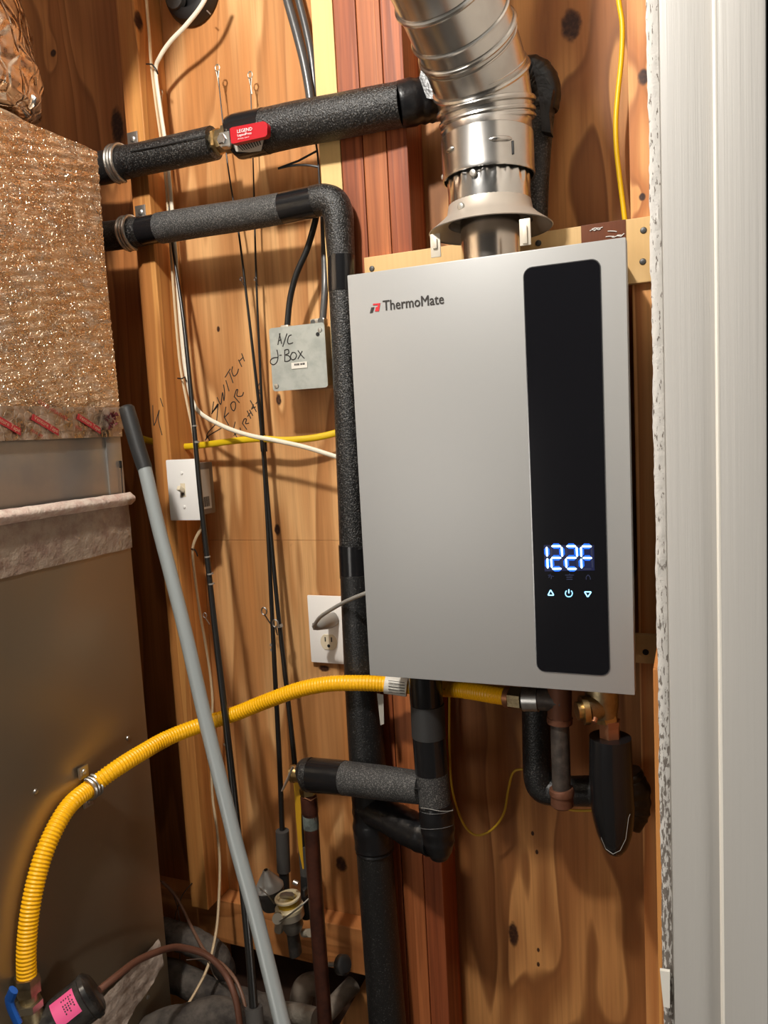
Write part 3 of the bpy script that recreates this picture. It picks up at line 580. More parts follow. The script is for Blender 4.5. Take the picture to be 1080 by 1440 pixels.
# ================================================================ YELLOW GAS HOSE
hl = [(38, 1378), (37, 1340), (41, 1290), (49, 1245), (62, 1200), (80, 1160), (100, 1130), (128, 1107)]
hose3 = []
for px, py in hl:
    hose3.append(PX(px, py, -.840))
hose3 += [P(162, 1082, .88), P(200, 1058, .93), P(240, 1036, .985), (P(290, 1017, 1.035)), P(330, 1004, 1.055), P(375, 986, 1.062), P(420, 970, 1.064), P(460, 962, 1.066), P(500, 960.5, 1.07), P(545, 962, 1.084), P(600, 967, 1.096), P(650, 970, 1.078), P(690, 976, 1.05), P(722, 981, 1.038)]
Gh = thing('gas_hose', 'corrugated yellow flexible gas line arching from lower left to under the heater', 'gas line', hose3[0])
hs = cr(hose3, 10); step = .000625; hs = resample(hs, step); rad = []
for i, p_ in enumerate(hs):
    ph = (i*step/.005) % 1; s_ = i/len(hs)
    smoothsec = 1.0 if i*step < .42 or i*step > .95 else .4
    rad.append((.0124+.0007*smoothsec*math.sin(ph*2*pi)))
MB().tube(hs, rad, 14, True).build('corrugated_hose', yellow, Gh, True, 180)
def sub(a, b_, mt, r, name, lab=None, sides=16, flat=False):
    return MB().tube([P(*a), P(*b_)], r, sides).build(name, mt, Gh, not flat, label=lab)
sub((542, 961.5, 1.083), (573, 966, 1.09), label_w, .0152, 'paper_sleeve', 'white printed label sleeve')
b = MB()
for i in range(5): b.tube([P(546, 957+i*4, 1.069), P(569, 960+i*4, 1.074)], .0005, 4)
b.build('sleeve_print', ink, Gh)
sub((712, 980, 1.042), (719, 981, 1.040), copper_br, .0152, 'ferrule')
sub((719, 981, 1.039), (736, 983, 1.035), brassdull, .0165, 'union_nut', None, 6, True)
sub((736, 983, 1.035), (757, 983.5, 1.035), galv, .0172, 'coupling')
sub((625, 968, 1.08), (636, 977, 1.08), blackc, .004, 'tie')
z0_ = hose3[0]
MB().tube([z0_+Vector((0, 0, .006)), z0_+Vector((0, 0, -.003)), z0_+Vector((0, 0, -.0032)), z0_+Vector((0, 0, -.018))], [.0165, .0175, .0165, .0165], 6).build('union_nut', brassdull, Gh, False)
MB().tube([z0_+Vector((0, 0, -.018)), z0_+Vector((0, 0, -.030))], .0120, 16).build('adapter', brassdull, Gh)
GV = thing('gas_valve', 'brass gas shutoff valve with blue lever at lower left', 'valve', z0_+Vector((0, 0, -.07)))
MB().tube([z0_+Vector((0, 0, -.030)), z0_+Vector((0, 0, -.040))], .0175, 6).build('hex_end', simple('worn_brass', (.5, .44, .33), .4, 1), GV, False)
MB().tube([z0_+Vector((0, 0, q)) for q in (-.040, -.052, -.066, -.080, -.092)], [.0145, .0165, .0185, .0165, .0145], 16).tube([z0_+Vector((0, 0, -.066)), z0_+Vector((.012, -.022, -.066))], [.011, .008], 12).build('valve_body', brassdull, GV)
MB().tube([z0_+Vector((.010, -.018, -.066)), z0_+Vector((.0135, -.026, -.066))], .0042, 6).build('stem_nut', copper_br, GV, False)
e = z0_
MB().tube(cr([P(26, 1440, .665), P(16, 1418, .665), P(13, 1405, .665)], 5)+[P(14, 1404, .665), P(19, 1392, .665)], [.007]*12, 8, flat=.6).build('lever', blue, GV, label='blue lever handle')
MB().box(z0_+Vector((-.0145, -.0145, -.13)), z0_+Vector((.0145, .0145, -.092)), .006).build('pipe_stub', iron, GV)
# strap on furnace holding the hose
ss = PX(128, 1107, -.840); dirh = (PX(118, 1114, -.84)-PX(140, 1098, -.84)).normalized()
St = thing('pipe_strap', 'zinc strap clamping the yellow gas hose to the furnace side', 'strap', ss)
nU = Vector((1, 0, 0)); nW = dirh.cross(nU).normalized()
for k in (-.006, 0, .006):
    MB().tube([ss+dirh*k+nU*math.cos(a)*.0152+nW*math.sin(a)*.0152 for a in [-pi*.55+1.1*pi*i/16 for i in range(17)]], .0030 if k else .0024, 8).build('band', zinc, St)
for sg in (1, -1):
    q = ss+nW*(.0152*sg)-nU*.010
    MB().box(q+Vector((-.002, -.009, -.009))+nW*.008*sg, q+Vector((.0015, .009, .009))+nW*.008*sg, .001).build('tab', zinc, St)
    screw(St, q+nW*.009*sg+Vector((.002, 0, 0)), (1, 0, 0), .0045)

# ================================================================ FURNACE
FX = -.855; yF = 1.0-D0; yN = -1.02
F = thing('furnace', 'tall brown-grey steel furnace cabinet filling the lower left', 'furnace', (FX-.3, (yF+yN)/2, 0))
zpt = PX(160, 776, FX).z; zband = PX(170, 692, FX).z; zfo = PX(160, 610, FX).z; zftp = PX(140, 215, FX).z
MB().box((FX-.55, yN, .02), (FX, yF, zband-.012), .002).build('cabinet', cabinetm, F)
def ruff(x0, amp, z0_, z1_, y0=yN, y1=yF, nu=60, nv=6):
    return lambda u, v: Vector((x0+amp*random.random()*(1 if 0 < v < 1 else .4), y0+(y1-y0)*u, z0_+(z1_-z0_)*v+amp*.8*(random.random()-.5)))
MB().grid(ruff(FX+.0012, .0012, zpt, zband-.018, y1=yF+.001), 60, 6).build('tape', tape_paper, F, True, 180, label='old silver tape band')
lip = MB().grid(lambda u, v: Vector((FX+.004+.010*math.sin(v*pi)+.0012*random.random(), yN+(yF+.004-yN)*u, zband-.022+.020*v+.0008*random.random())), 80, 6).build('taped_lip', simple('lip_tape', srgb(214, 198, 184), .5, .1, (80, .9, .004), (60, srgb(190, 160, 148))), F, True, 180, label='pale taped flange lip')
for q in ((180, 1038), (50, 1113), (208, 1402)): screw(F, PX(*q, FX), (1, 0, 0), .004)
def ctape(u, v):
    a = Vector((222, 1320)).lerp(Vector((108, 1440)), u); b_ = Vector((229, 1357)).lerp(Vector((175, 1440)), u)
    q = a.lerp(b_, v); r = PX(q.x, q.y, FX+.0050); r.x += .003*abs(math.sin(v*9+u*5))+.0016*random.random(); return r
MB().grid(ctape, 30, 8).build('crinkled_tape', crinkle, F, True, 180, label='crinkled grey tape strip')
PL = thing('supply_plenum', 'foil-faced duct board plenum with printed tape, standing on the furnace', 'plenum', (FX-.3, (yF+yN)/2, zband))
MB().box((FX-.52, yN+.01, zband-.0115), (FX-.004, yF-.002, zfo+.004), .001).build('sheet_metal_collar', sheetm, PL, label='bare sheet metal collar')
MB().box((FX-.0045, yF-.035, zband-.0115), (FX-.001, yF-.001, zfo-.004), .0008).build('corner_seam', sheetm, PL)
def fo(u, v):
    y = yN+(yF-yN)*u; z = zfo+(zftp-zfo)*v
    return Vector((FX+.0015*math.sin(y*21)*math.sin(z*17)+.0011*math.sin(z*400+5*math.sin(y*9)-y*60)*(.6+.4*math.sin(z*31+y*4))+.0006*math.sin(z*930+4*math.sin(y*13+z*9)-y*140), y, z))
MB().grid(fo, 110, 240).build('foil_face', foil_or, PL, True, 180)
MB().box((FX-.52, yN, zfo), (FX-.004, yF, zftp-.001), .002).build('duct_board', foil_or, PL)
MB().box((FX-.5, yF-.001, zfo), (FX-.002, yF+.0015, zftp), .001).build('edge_tape', foil_br, PL)
ztt = PX(160, 573, FX).z; ztb = PX(165, 604, FX).z
MB().grid(ruff(FX+.0028, .0014, ztb, ztt, y1=yF+.002), 60, 8).build('printed_tape', tape_foil, PL, True, 180, label='foil tape with red lettering')
MB().grid(ruff(FX+.0020, .0006, PX(165, 614, FX).z, ztb+.001, y1=yF), 50, 3).build('tape', tape_foil, PL, True, 180)
TD = lambda a, b_: PX(*b_, FX+.005)-PX(*a, FX+.005)
dtx = TD((44, 580), (80, 602)); upx = Vector((0, -.45, 1))
for (px, py, s_, tx_) in ((53, 566, .0075, 'COLD WEATHER'), (42, 606, .0062, '181A (M)'), (24, 598, .005, 'UL'), (104, 600, .0062, '1834S')):
    text(tx_, s_, 'tape_lettering', tapered, PL, PX(px, py, FX+.0052), dtx, (0, 0, 1), .0004)
for (px, py) in ((44, 590), (108, 589), (-14, 588)):
    o0 = PX(px, py, FX+.0050); d1 = dtx.normalized(); d2 = Vector((0, 0, 1)); d2 = (d2-d1*d2.dot(d1)).normalized()
    MB().prism([o0, o0+d1*.052, o0+d1*.049+d2*.009, o0+d2*.009], (.0003, 0, 0)).build('tape_logo_bar', tapered, PL, False)
    text('Venture Tape', .0082, 'tape_lettering', simple('tape_knockout%d' % (px+20), srgb(205, 160, 130), .5), PL, o0+d1*.003+d2*.0025+Vector((.0004, 0, 0)), d1, d2, .0003)
MB().tube([PX(170, 651, FX+.002), PX(173, 698, FX+.002)], .0008, 6).build('seam', slot, PL); MB().box(PX(168, 648, FX+.001)+Vector((0, -.002, 0)), PX(172, 658, FX+.003), .0003).build('slot', slot, PL)
# crumpled foil at the corner
b = MB()
for i in range(14):
    c = PX(157+random.uniform(-6, 5), 590+random.uniform(-10, 14), FX+.004); r_ = .006
    b.add([c+Vector((random.uniform(-.002, .004), random.uniform(-r_, r_), random.uniform(-r_, r_))) for _ in range(4)], [[0, 1, 2], [0, 2, 3], [0, 1, 3], [1, 2, 3]])
b.build('crumpled_foil', simple('crumpled_red_foil', srgb(110, 50, 55), .3, .6, (90, .8)), PL, False, label='crumpled tape end with red print')
# flex duct on the plenum
FD = thing('flexible_duct', 'crumpled foil-wrapped flexible duct rising from the plenum at upper left', 'duct', (-1.0, -.36, zftp))
dpts, drad = cr([P(-62, 172, .88), P(-66, 150, .88), P(-72, 105, .88), P(-80, 50, .88), P(-92, -10, .88), Vector((-.96, -.43, 2.25)), Vector((-.85, -.45, 2.37)), Vector((-.80, -.46, 2.53)), Vector((-.80, -.46, 2.735))], 10, [.100, .118, .124, .118, .112, .130, .14, .14, .14])
nb = MB(); seg_ = 64; n = len(dpts)
def wr_(a, i): return 1+.02*math.sin(a*5+i*.35)+.012*math.sin(a*11-i*.5)+.015*math.sin(i*.9+a*3)
for i, (p_, r_) in enumerate(zip(dpts, drad)):
    pass
nb.tube(dpts, drad, seg_, True)
for i in range(n):
    for k in range(seg_):
        q = nb.v[i*seg_+k]; nb.v[i*seg_+k] = dpts[i]+(q-dpts[i])*wr_(2*pi*k/seg_, i)
nb.build('foil_jacket', foil_br, FD, True, 180)
dc = P(-62, 175, .88); MB().lathe(Vector((dc.x, dc.y, zftp-.001)), (0, 0, 1), [(0, .128), (.004, .128), (.018, .104), (.03, .10)], 40).build('collar', simple('collar_mastic', srgb(150, 126, 100), .6, .1, (60, .4)), FD)
MB().tube([P(41, 152, .89), P(45, 146, .89), P(47, 138, .89), P(45, 134, .89)], [.003, .006, .006, .003], 8, flat=.4).build('foil_tag', simple('shiny_foil', (.85, .83, .8), .2, 1), FD)

# ================================================================ STRAPS on the stud
for (px, py, tx_, ty_, d_, rp, lb_) in ((168, 230, 186, 197, 1.118, 23.5, 'two-ridged steel strap holding the upper black pipe to the stud'), (183, 328, 197, 300, 1.124, 21.5, 'two-ridged steel strap holding the lower black pipe to the stud')):
    cc = P(px, py, d_); r_ = R(px, py, d_, rp); dr = (P(px+40, py-8, d_)-P(px-40, py+8, d_)).normalized()
    s_ = thing('pipe_strap', lb_, 'strap', cc)
    u_ = Vector((0, 0, 1)); u_ = (u_-dr*u_.dot(dr)).normalized(); w_ = dr.cross(u_)
    arc = [math.radians(-10+200*i/22) for i in range(23)]
    sgn = 1 if w_.y < 0 else -1
    for k, rk, nm in ((-.0062, .0034, 'ridge'), (0, .0028, 'ridge'), (.0062, .0034, 'ridge')):
        MB().tube([cc+dr*k+(u_*math.cos(a)+w_*sgn*math.sin(a))*(r_) for a in arc], rk, 8).build(nm, zinc, s_)
    tt = P(tx_, ty_, 1.148)
    MB().box((tt.x-.011, SF-.0022, tt.z-.020), (tt.x+.011, SF-.0004, tt.z+.014), .0008).build('tab', zinc, s_)
    screw(s_, (tt.x, SF-.0020, tt.z+.002), r=.0058)

# ================================================================ SWITCH
sd = 1.135; x0 = (P(232, 648, sd).x+P(240, 730, sd).x)/2; x1 = (P(276, 646, sd).x+P(283, 731, sd).x)/2; zt_ = P(255, 646, sd).z; zb_ = P(262, 732, sd).z
SW = thing('light_switch', 'white toggle switch plate on a handy box beside the stud', 'light switch', ((x0+x1)/2, SF, zb_))
MB().box((x0, sd-D0, zb_), (x1, sd-D0+.005, zt_), .0022).build('switch_plate', wplas, SW)
xm = (x0+x1)/2; zm = (zt_+zb_)/2
MB().box((x1-.040, sd-D0+.0055, zb_+.008), (x1-.0035, -.038, zt_-.008), .002).build('handy_box', simple('box_steel', (.16, .15, .14), .5, .5), SW)
MB().box((x1-.0036, sd-D0+.012, zb_+.018), (x1-.0030, sd-D0+.040, zt_-.020), .0002).build('box_label', label_g, SW, False, label='barcode label')
b = MB()
for i in range(9): b.box((x1-.0031, sd-D0+.016+i*.0020, zb_+.022), (x1-.0028, sd-D0+.0168+i*.0020+(.0005 if i % 3 else 0), zb_+.040))
b.build('barcode', ink, SW, False)
MB().box((xm-.005, sd-D0-.0006, zm-.012), (xm+.005, sd-D0+.0002, zm+.012), .0003).build('toggle_frame', ivory, SW)
MB().box((xm-.0035, sd-D0-.0009, zm-.010), (xm+.0035, sd-D0-.0004, zm+.002), .0001).build('toggle_slot', simple('slot_grey', (.2, .18, .15), .6), SW)
MB().box((xm-.0034, sd-D0-.014, zm-.002), (xm+.0034, sd-D0, zm+.006), .0012, Matrix.Rotation(math.radians(-28), 3, 'X')).build('toggle', ivory, SW)
for sg in (1, -1): screw(SW, (xm, sd-D0, zm+sg*.030), r=.0028, mt=wplas)

# ================================================================ OUTLET
od = 1.215; x0 = (P(432, 838, od).x+P(437, 932, od).x)/2; zt_ = P(458, 838, od).z; zb_ = P(462, 933, od).z; x1 = x0+.079
OU = thing('wall_outlet', 'white duplex outlet plate on the plywood behind the black pipe', 'outlet', (x0+.04, 0, zb_))
MB().box((x0, od-D0, zb_), (x1, od-D0+.005, zt_), .0022).build('outlet_plate', wplas, OU)
MB().box((x0+.008, od-D0+.0055, zb_+.012), (x1-.008, -.0005, zt_-.012), .001).build('outlet_box', zinc, OU)
for (px, py, nm) in ((469, 872, 0), (462.5, 903, 1)):
    c = P(px if nm else 457.5, py, od); c = Vector((P(462.5, 903, od).x, od-D0, c.z))
    MB().lathe(c+Vector((0, .002, 0)), (0, -1, 0), [(0, .0166), (.0026, .0166), (.0034, .0158)], 24, True, lambda a, h: min(1., .86/abs(math.sin(a)) if abs(math.sin(a)) > .86 else 1.)).build('receptacle', ivory, OU)
    if nm:
        for dx in (-.0062, .0062): MB().box(c+Vector((dx-.0011, -.0017, .001)), c+Vector((dx+.0011, -.0012, .0095)), .0001).build('slot', slot, OU)
        MB().lathe(c+Vector((0, -.0012, -.0065)), (0, -1, 0), [(0, .003), (.0006, .003)], 12).build('ground_hole', slot, OU)
    MB()
# ================================================================ J-BOX
jd = 1.142; 
q = [P(378, 462, jd), P(455, 453, jd), P(462, 545, jd), P(384, 550, jd)]
x0 = (q[0].x+q[3].x)/2; x1 = (q[1].x+q[2].x)/2; zt_ = (q[0].z+q[1].z)/2; zb_ = (q[2].z+q[3].z)/2
J = thing('junction_box', 'square galvanised junction box with handwriting on its cover, left of the heater', 'junction box', ((x0+x1)/2, SF, zb_))
cov = MB().prism(rrect(x0, x1, zb_, zt_, .005, jd-D0, 4), (0, .0016, 0)).build('cover', simple('cover_galv', srgb(178, 182, 176), .45, .2, (60, .05), (45, srgb(158, 163, 158))), J)
MB().box((x0+.003, jd-D0+.0018, zb_+.003), (x1-.003, -.0008, zt_-.003), .003).build('box', galv, J)
cj = lambda x, y: (370+x/9.818, 440+y/9.818)
strokes([[(205, 440), (235, 285)], [(225, 285), (258, 425)], [(215, 385), (250, 370)], [(272, 465), (330, 288)], [(392, 305), (358, 320), (338, 385), (355, 428), (412, 412)],
         [(192, 512), (208, 600), (190, 680), (145, 715), (102, 690), (110, 645), (150, 620), (205, 615)], [(228, 585), (255, 583)],
         [(300, 510), (300, 668)], [(300, 515), (345, 505), (355, 555), (312, 580), (355, 592), (378, 640), (340, 668), (298, 668)],
         [(405, 545), (378, 600), (400, 645), (440, 635), (462, 590), (440, 550), (405, 545)], [(482, 520), (525, 580), (570, 628)], [(540, 530), (482, 635)]],
        jd, .00075, 'marker_writing', ink, cov, cj)
lq = [P(*cj(*c_), jd-.0012) for c_ in ((388, 690), (608, 668), (610, 755), (392, 775))]
MB().prism(lq, (0, .0004, 0)).build('barcode_label', label_w, J, False)
b = MB()
for i, xx in enumerate([430, 447, 455, 470, 480, 492, 515, 525, 540, 552, 565]):
    b.prism([P(*cj(xx, 702-(xx-430)*.1), jd-.0015), P(*cj(xx+(8 if i % 3 else 12), 701-(xx-430)*.1), jd-.0015), P(*cj(xx+(8 if i % 3 else 12), 728-(xx-430)*.1), jd-.0015), P(*cj(xx, 729-(xx-430)*.1), jd-.0015)], (0, .0002, 0))
b.build('barcode', ink, J, False)
screw(J, P(389, 543, jd), r=.0045); screw(J, P(450, 464, jd), r=.004)
kk = P(446.8, 470, jd-.0004); MB().lathe(kk, (0, -1, 0), [(0, .0033), (.0004, .0033)], 16).build('keyhole', slot, J)
b = MB().box(P(436, 457, 1.16)+Vector((0, 0, -.003)), P(461, 448, 1.175), .002); b.tube([P(440, 453, 1.150), P(440, 453, 1.145)], .004, 10).tube([P(451, 451, 1.152), P(451, 451, 1.146)], .005, 10); b.build('cable_clamp', zinc, J)
MB().box(P(394, 462, 1.16)+Vector((0, 0, -.004)), P(413, 458, 1.18), .002).build('knockout_ring', zinc, J)
# ================================================================ CABLES
def cable(name, l, r, mt, label, cat='cable', group=None, flat=1., seg=10, n=8):
    pts = path(l, n)
    if l[0][1] <= -40: pts = [Vector((pts[0].x, pts[0].y, HT-.004))]+pts
    o = MB().tube(pts, r, seg, True, flat).build(name, mt); return tag(o, label, cat, group)
cable('black_cable', [(446, 292, 1.165), (443, 312, 1.165), (432, 350, 1.165), (417, 385, 1.165), (408, 420, 1.168), (404, 458, 1.168)], .0052, blackc, 'thick black cable curving down into the top of the junction box')
cable('metal_clad_cable', [(455, 300, 1.19), (456, 350, 1.19), (457, 400, 1.175), (454, 449, 1.168)], .0058, armour, 'grey cable entering the clamp on the junction box, hugging the black pipe')
cable('armoured_cable', [(388, -60, 1.185), (404, 0, 1.185), (418, 50, 1.185), (429, 95, 1.185), (437, 145, 1.185), (440, 200, 1.185)], .0072, armour, 'thicker grey cable at the top, left of its twin')
cable('armoured_cable', [(405, -60, 1.20), (420, 0, 1.20), (430, 40, 1.20), (438, 80, 1.20), (443, 130, 1.20), (446, 200, 1.20)], .0062, armour, 'thinner grey cable at the top, against the pale stud')
cable('hanging_wire', [(442, 190, 1.16), (446, 212, 1.152), (448, 235, 1.150), (449.5, 262, 1.150), (452, 300, 1.150)], .0016, blackc, 'thin black wire hanging beside the pale stud between the two pipes', 'wire')
zt2 = thing('cable_tie_tail', 'pair of black tie tails pointing left below the upper pipe', 'cable tie', P(445, 212, 1.15))
MB().tube([P(446, 212, 1.150), P(420, 226, 1.145), P(391, 237, 1.14)], .0018, 8, flat=.6).build('tail', blackc, zt2)
MB().tube(path([(449, 235, 1.150), (430, 232, 1.146), (410, 233, 1.143), (391, 237, 1.14)]), .0018, 8, flat=.6).build('tail', blackc, zt2)
CW = [(205, -40, 1.17), (206, 0, 1.17), (210, 50, 1.17), (213, 92, 1.17), (220, 150, 1.172), (227, 200, 1.175), (234, 262, 1.175), (240, 345, 1.175), (246, 430, 1.175), (252, 500, 1.172), (257, 535, 1.168), (265, 575, 1.165), (272, 610, 1.165), (276, 655, 1.165)]
cable('cream_cable', CW, .0036, cream, 'cream cable running straight down the left stud to the light switch', flat=.6)
cable('cream_cable', [(300, -30, 1.15), (285, 5, 1.15), (262, 35, 1.155), (240, 58, 1.16), (225, 80, 1.165), (219, 100, 1.17), (225, 150, 1.172), (233, 205, 1.175), (239, 262, 1.175), (246, 345, 1.175), (252, 430, 1.175), (258, 500, 1.172), (263, 533, 1.168),
     (270, 562, 1.165), (283, 582, 1.16), (315, 600, 1.155), (350, 612, 1.15), (390, 620, 1.15), (430, 629, 1.15), (472, 642, 1.155), (500, 650, 1.165)], .0039, whitec, 'white cable from the round hole, bending right below the writing', flat=.75)
cable('cream_cable', [(284, 730, 1.15), (283, 742, 1.155), (275, 758, 1.16), (271, 775, 1.165), (274, 810, 1.17), (281, 860, 1.17), (289, 905, 1.17), (296, 950, 1.17), (299, 985, 1.17), (298, 1020, 1.17), (297, 1060, 1.165), (299, 1120, 1.16), (305, 1165, 1.15), (309, 1210, 1.14), (308, 1260, 1.12), (304, 1310, 1.09), (292, 1360, 1.05), (272, 1400, 1.01), (256, 1424, .98)], .0042, cream, 'cream cable from the bottom of the switch box down to the floor hoses', flat=.6)
for (a, b_, lb_) in (((206, 90), (222, 104), 'black tie around the two cream cables near the top'), ((250, 532), (262, 536), 'black tie where the white cable parts from the stud'), ((269, 772), (278, 782), 'black staple tie below the light switch')):
    tag(MB().tube([P(a[0], a[1], 1.163), P((a[0]+b_[0])/2, a[1]+.5, 1.156), P(b_[0]-2, b_[1]-6, 1.158), P(b_[0], b_[1], 1.163)], .0013, 8).build('cable_tie', blackc), lb_, 'cable tie')
cable('yellow_cable', [(185, 610, 1.20), (200, 617, 1.20), (222, 623, 1.20), (240, 628, 1.20)], .0062, yromex, 'short piece of flat yellow cable left of the stud', flat=.5)
cable('yellow_cable', [(258, 628, 1.195), (270, 627.5, 1.19), (300, 624, 1.185), (330, 620, 1.18), (365, 617, 1.18), (400, 619, 1.18), (440, 616, 1.185), (472, 609, 1.19), (505, 600, 1.195)], .0058, yromex, 'flat yellow cable leaving the stud hole toward the heater', flat=.5)
cable('thermostat_wire', [(868, -40, 1.19), (870, 0, 1.19), (875, 35, 1.19), (874, 80, 1.19), (869, 130, 1.19), (866, 170, 1.19), (867, 210, 1.19), (872, 255, 1.19), (877, 295, 1.19), (880, 330, 1.19), (880, 420, 1.19)], .0036, ywire, 'thin yellow wire hanging at upper right beside the pine stud', 'wire')
cable('thermostat_wire', [(632, 940, 1.19), (632, 985, 1.19), (632, 1050, 1.185), (636, 1110, 1.18), (650, 1155, 1.18), (668, 1174, 1.18), (690, 1168, 1.18), (708, 1145, 1.18), (715, 1110, 1.18), (722, 1086, 1.18), (738, 1082, 1.18), (760, 1086, 1.18), (775, 1110, 1.18), (795, 1135, 1.18), (815, 1140, 1.18), (845, 1136, 1.18), (880, 1110, 1.18), (893, 1080, 1.18)], .0020, simple('dull_yellow_wire', srgb(190, 150, 30), .5), 'thin yellow wire looping below the heater', 'wire')
# round dark hole fitting at top
HF = thing('cable_entry', 'round black plastic cable entry in the plywood at the top edge', 'fitting', P(270, -5, 1.21))
c = P(272, -8, 1.222)
MB().lathe(c, (0, -1, 0), [(0, .052), (.004, .052), (.018, .047), (.022, .040), (.022, .030), (.010, .026)], 32).build('grommet', simple('black_plastic', (.014, .013, .013), .45, 0, (60, .3)), HF)
MB().lathe(P(250, 2, 1.205), (0, -1, 0), [(0, .017), (.010, .016), (.012, .006)], 16).build('plug_cap', simple('grey_plastic', (.06, .055, .05), .5), HF)
MB().tube([P(291, 15, 1.19), P(296, 20, 1.19)], .0012, 6).build('staple', zinc, HF)

# ================================================================ GREY POLE
PO = thing('extension_pole', 'grey metal pole with black grip leaning across the lower left', 'pole', P(395, 1440, .80))
pp = [P(203, 657, .985), P(222, 738, .975), P(240, 807, .965), P(262, 895, .95), P(286, 1000, .93), P(318, 1130, .90), P(334, 1195, .885), P(360, 1290, .86), P(397, 1440, .82)]
pts = cr(pp, 6); dd = (pts[-1]-pts[-8]).normalized(); base = pts[-1]+dd*((.01-pts[-1].z)/dd.z)
MB().tube(pts+[base], .0107, 20).build('shaft', polem, PO)
gp = [P(177, 571, .99), P(178, 574, .99), P(184, 595, .989), P(194, 630, .987), P(203.5, 659, .985)]
MB().tube(gp, [.009, .0122, .0126, .0122, .0118], 18).build('grip', rubber, PO)
MB().tube([base+Vector((0, 0, .03)), base], [.012, .013], 16).build('foot_cap', rubber, PO)

# ================================================================ FISHING RODS
def guide(parent, p, side, s_=.006, nm='line_guide', mt=None):
    p = Vector(p); q = p+Vector(side)
    b = MB().tube([q+Vector((math.cos(a)*s_*.55, 0, math.sin(a)*s_*.7)) for a in [2*pi*i/12 for i in range(12)]], s_*.14, 6, closed=True)
    b.tube([q+Vector((0, 0, -s_*.6)), p+Vector((0, 0, -s_*2.0))], s_*.14, 6); return b.build(nm, mt or zinc, parent)
def rod(lab, pts3, rads, tip_px, wraps, guides, grip, n=6, butt=None):
    o = thing('fishing_rod', lab, 'fishing rod', pts3[-1]); pts, rad = cr(pts3, n, rads)
    MB().tube(pts, rad, 12).build('blank', rodm, o)
    tp_ = pts3[0]
    MB().tube([tp_+Vector((math.cos(a)*.0042, 0, .005+math.sin(a)*.0055)) for a in [2*pi*i/14 for i in range(14)]], .0012, 6, closed=True).tube([tp_+Vector((-.003, 0, .001)), tp_+Vector((0, 0, -.016))], .0008, 6).tube([tp_+Vector((.003, 0, .001)), tp_+Vector((0, 0, -.016))], .0008, 6).tube([tp_+Vector((0, 0, -.012)), tp_+Vector((0.001, 0, -.026))], .0014, 6).build('tip_guide', simple('guide_silver', (.6, .55, .45), .35, .9), o)
    for g_ in guides: guide(o, g_[0], g_[1], g_[2], mt=darkst if g_[2] < .006 else zinc)
    for w_ in wraps:
        MB().tube([w_[0], w_[1]], w_[2], 12).build('thread_wrap', simple('wrap_silver', (.45, .42, .38), .4, .6) if len(w_) > 3 else rodm, o)
    for a, b_, r1_, r2_, mt, nm in grip: MB().tube([a, b_], [r1_, r2_], 16).build(nm, mt, o)
    return o
d1 = [(306, 100, 1.193), (320, 230, 1.19), (336, 330, 1.188), (347, 420, 1.186), (358, 515, 1.184), (368, 610, 1.182), (376, 735, 1.178), (381, 830, 1.175), (386, 935, 1.172), (393, 1070, 1.170), (397, 1172, 1.168), (400, 1240, 1.16)]
r1 = [.0009, .0013, .0018, .0022, .0026, .0030, .0034, .0038, .0042, .0046, .005, .005]
ro1 = rod('fishing rod with a grey conical spool reel, standing leftmost of the pair', [P(*q) for q in d1], r1, None,
    [(P(383.2, 905, 1.174), P(383.5, 908, 1.174), .0052, 1), (P(383.8, 912, 1.174), P(384, 915, 1.174), .0052, 1), (P(368, 612, 1.18), P(370, 635, 1.18), .0042)],
    [(P(343, 395, 1.18), (-.003, -.004, .003), .0042), (P(379, 862, 1.174), (-.006, -.008, .005), .0095)],
    [(P(397, 1168, 1.166), P(399, 1225, 1.163), .0125, .0125, cork, 'grip'), (P(399, 1222, 1.163), P(401, 1262, 1.160), .0095, .0090, rubber, 'reel_seat')])
d2 = [(352, 110, 1.200), (356, 230, 1.198), (360, 380, 1.195), (365, 500, 1.192), (371, 620, 1.188), (378, 715, 1.180), (389, 840, 1.172), (400, 940, 1.165), (411, 1040, 1.16), (422, 1150, 1.155), (430, 1230, 1.145)]
ro2 = rod('fishing rod with a cream and gold spool reel, rightmost of the pair', [P(*q) for q in d2], [.0008, .0012, .0018, .0022, .0027, .0033, .0038, .0042, .0046, .005, .005], None,
    [(P(393, 878, 1.168), P(394, 882, 1.168), .0055, 1), (P(371, 612, 1.186), P(373, 635, 1.186), .0042)],
    [(P(363, 395, 1.19), (-.003, -.004, .003), .0042), (P(389, 878, 1.165), (.002, -.008, .004), .0095)],
    [(P(426, 1190, 1.150), P(430, 1232, 1.145), .0085, .0095, cork, 'grip'), (P(430, 1230, 1.145), P(431, 1290, 1.14), .0095, .0095, rubber, 'reel_seat')])
d3 = [(226, 135, 1.190), (232, 230, 1.180), (242, 340, 1.170), (258, 450, 1.150), (272, 590, 1.125), (281, 690, 1.105), (292, 790, 1.085), (303, 890, 1.065), (317, 1010, 1.035), (328, 1110, 1.010), (339, 1220, .985), (350, 1330, .960), (357, 1418, .94), (362, 1500, .92)]
p3 = [P(*q) for q in d3]; e3 = (p3[-1]-p3[-3]).normalized(); p3.append(p3[-1]+e3*((.012-p3[-1].z)/e3.z))
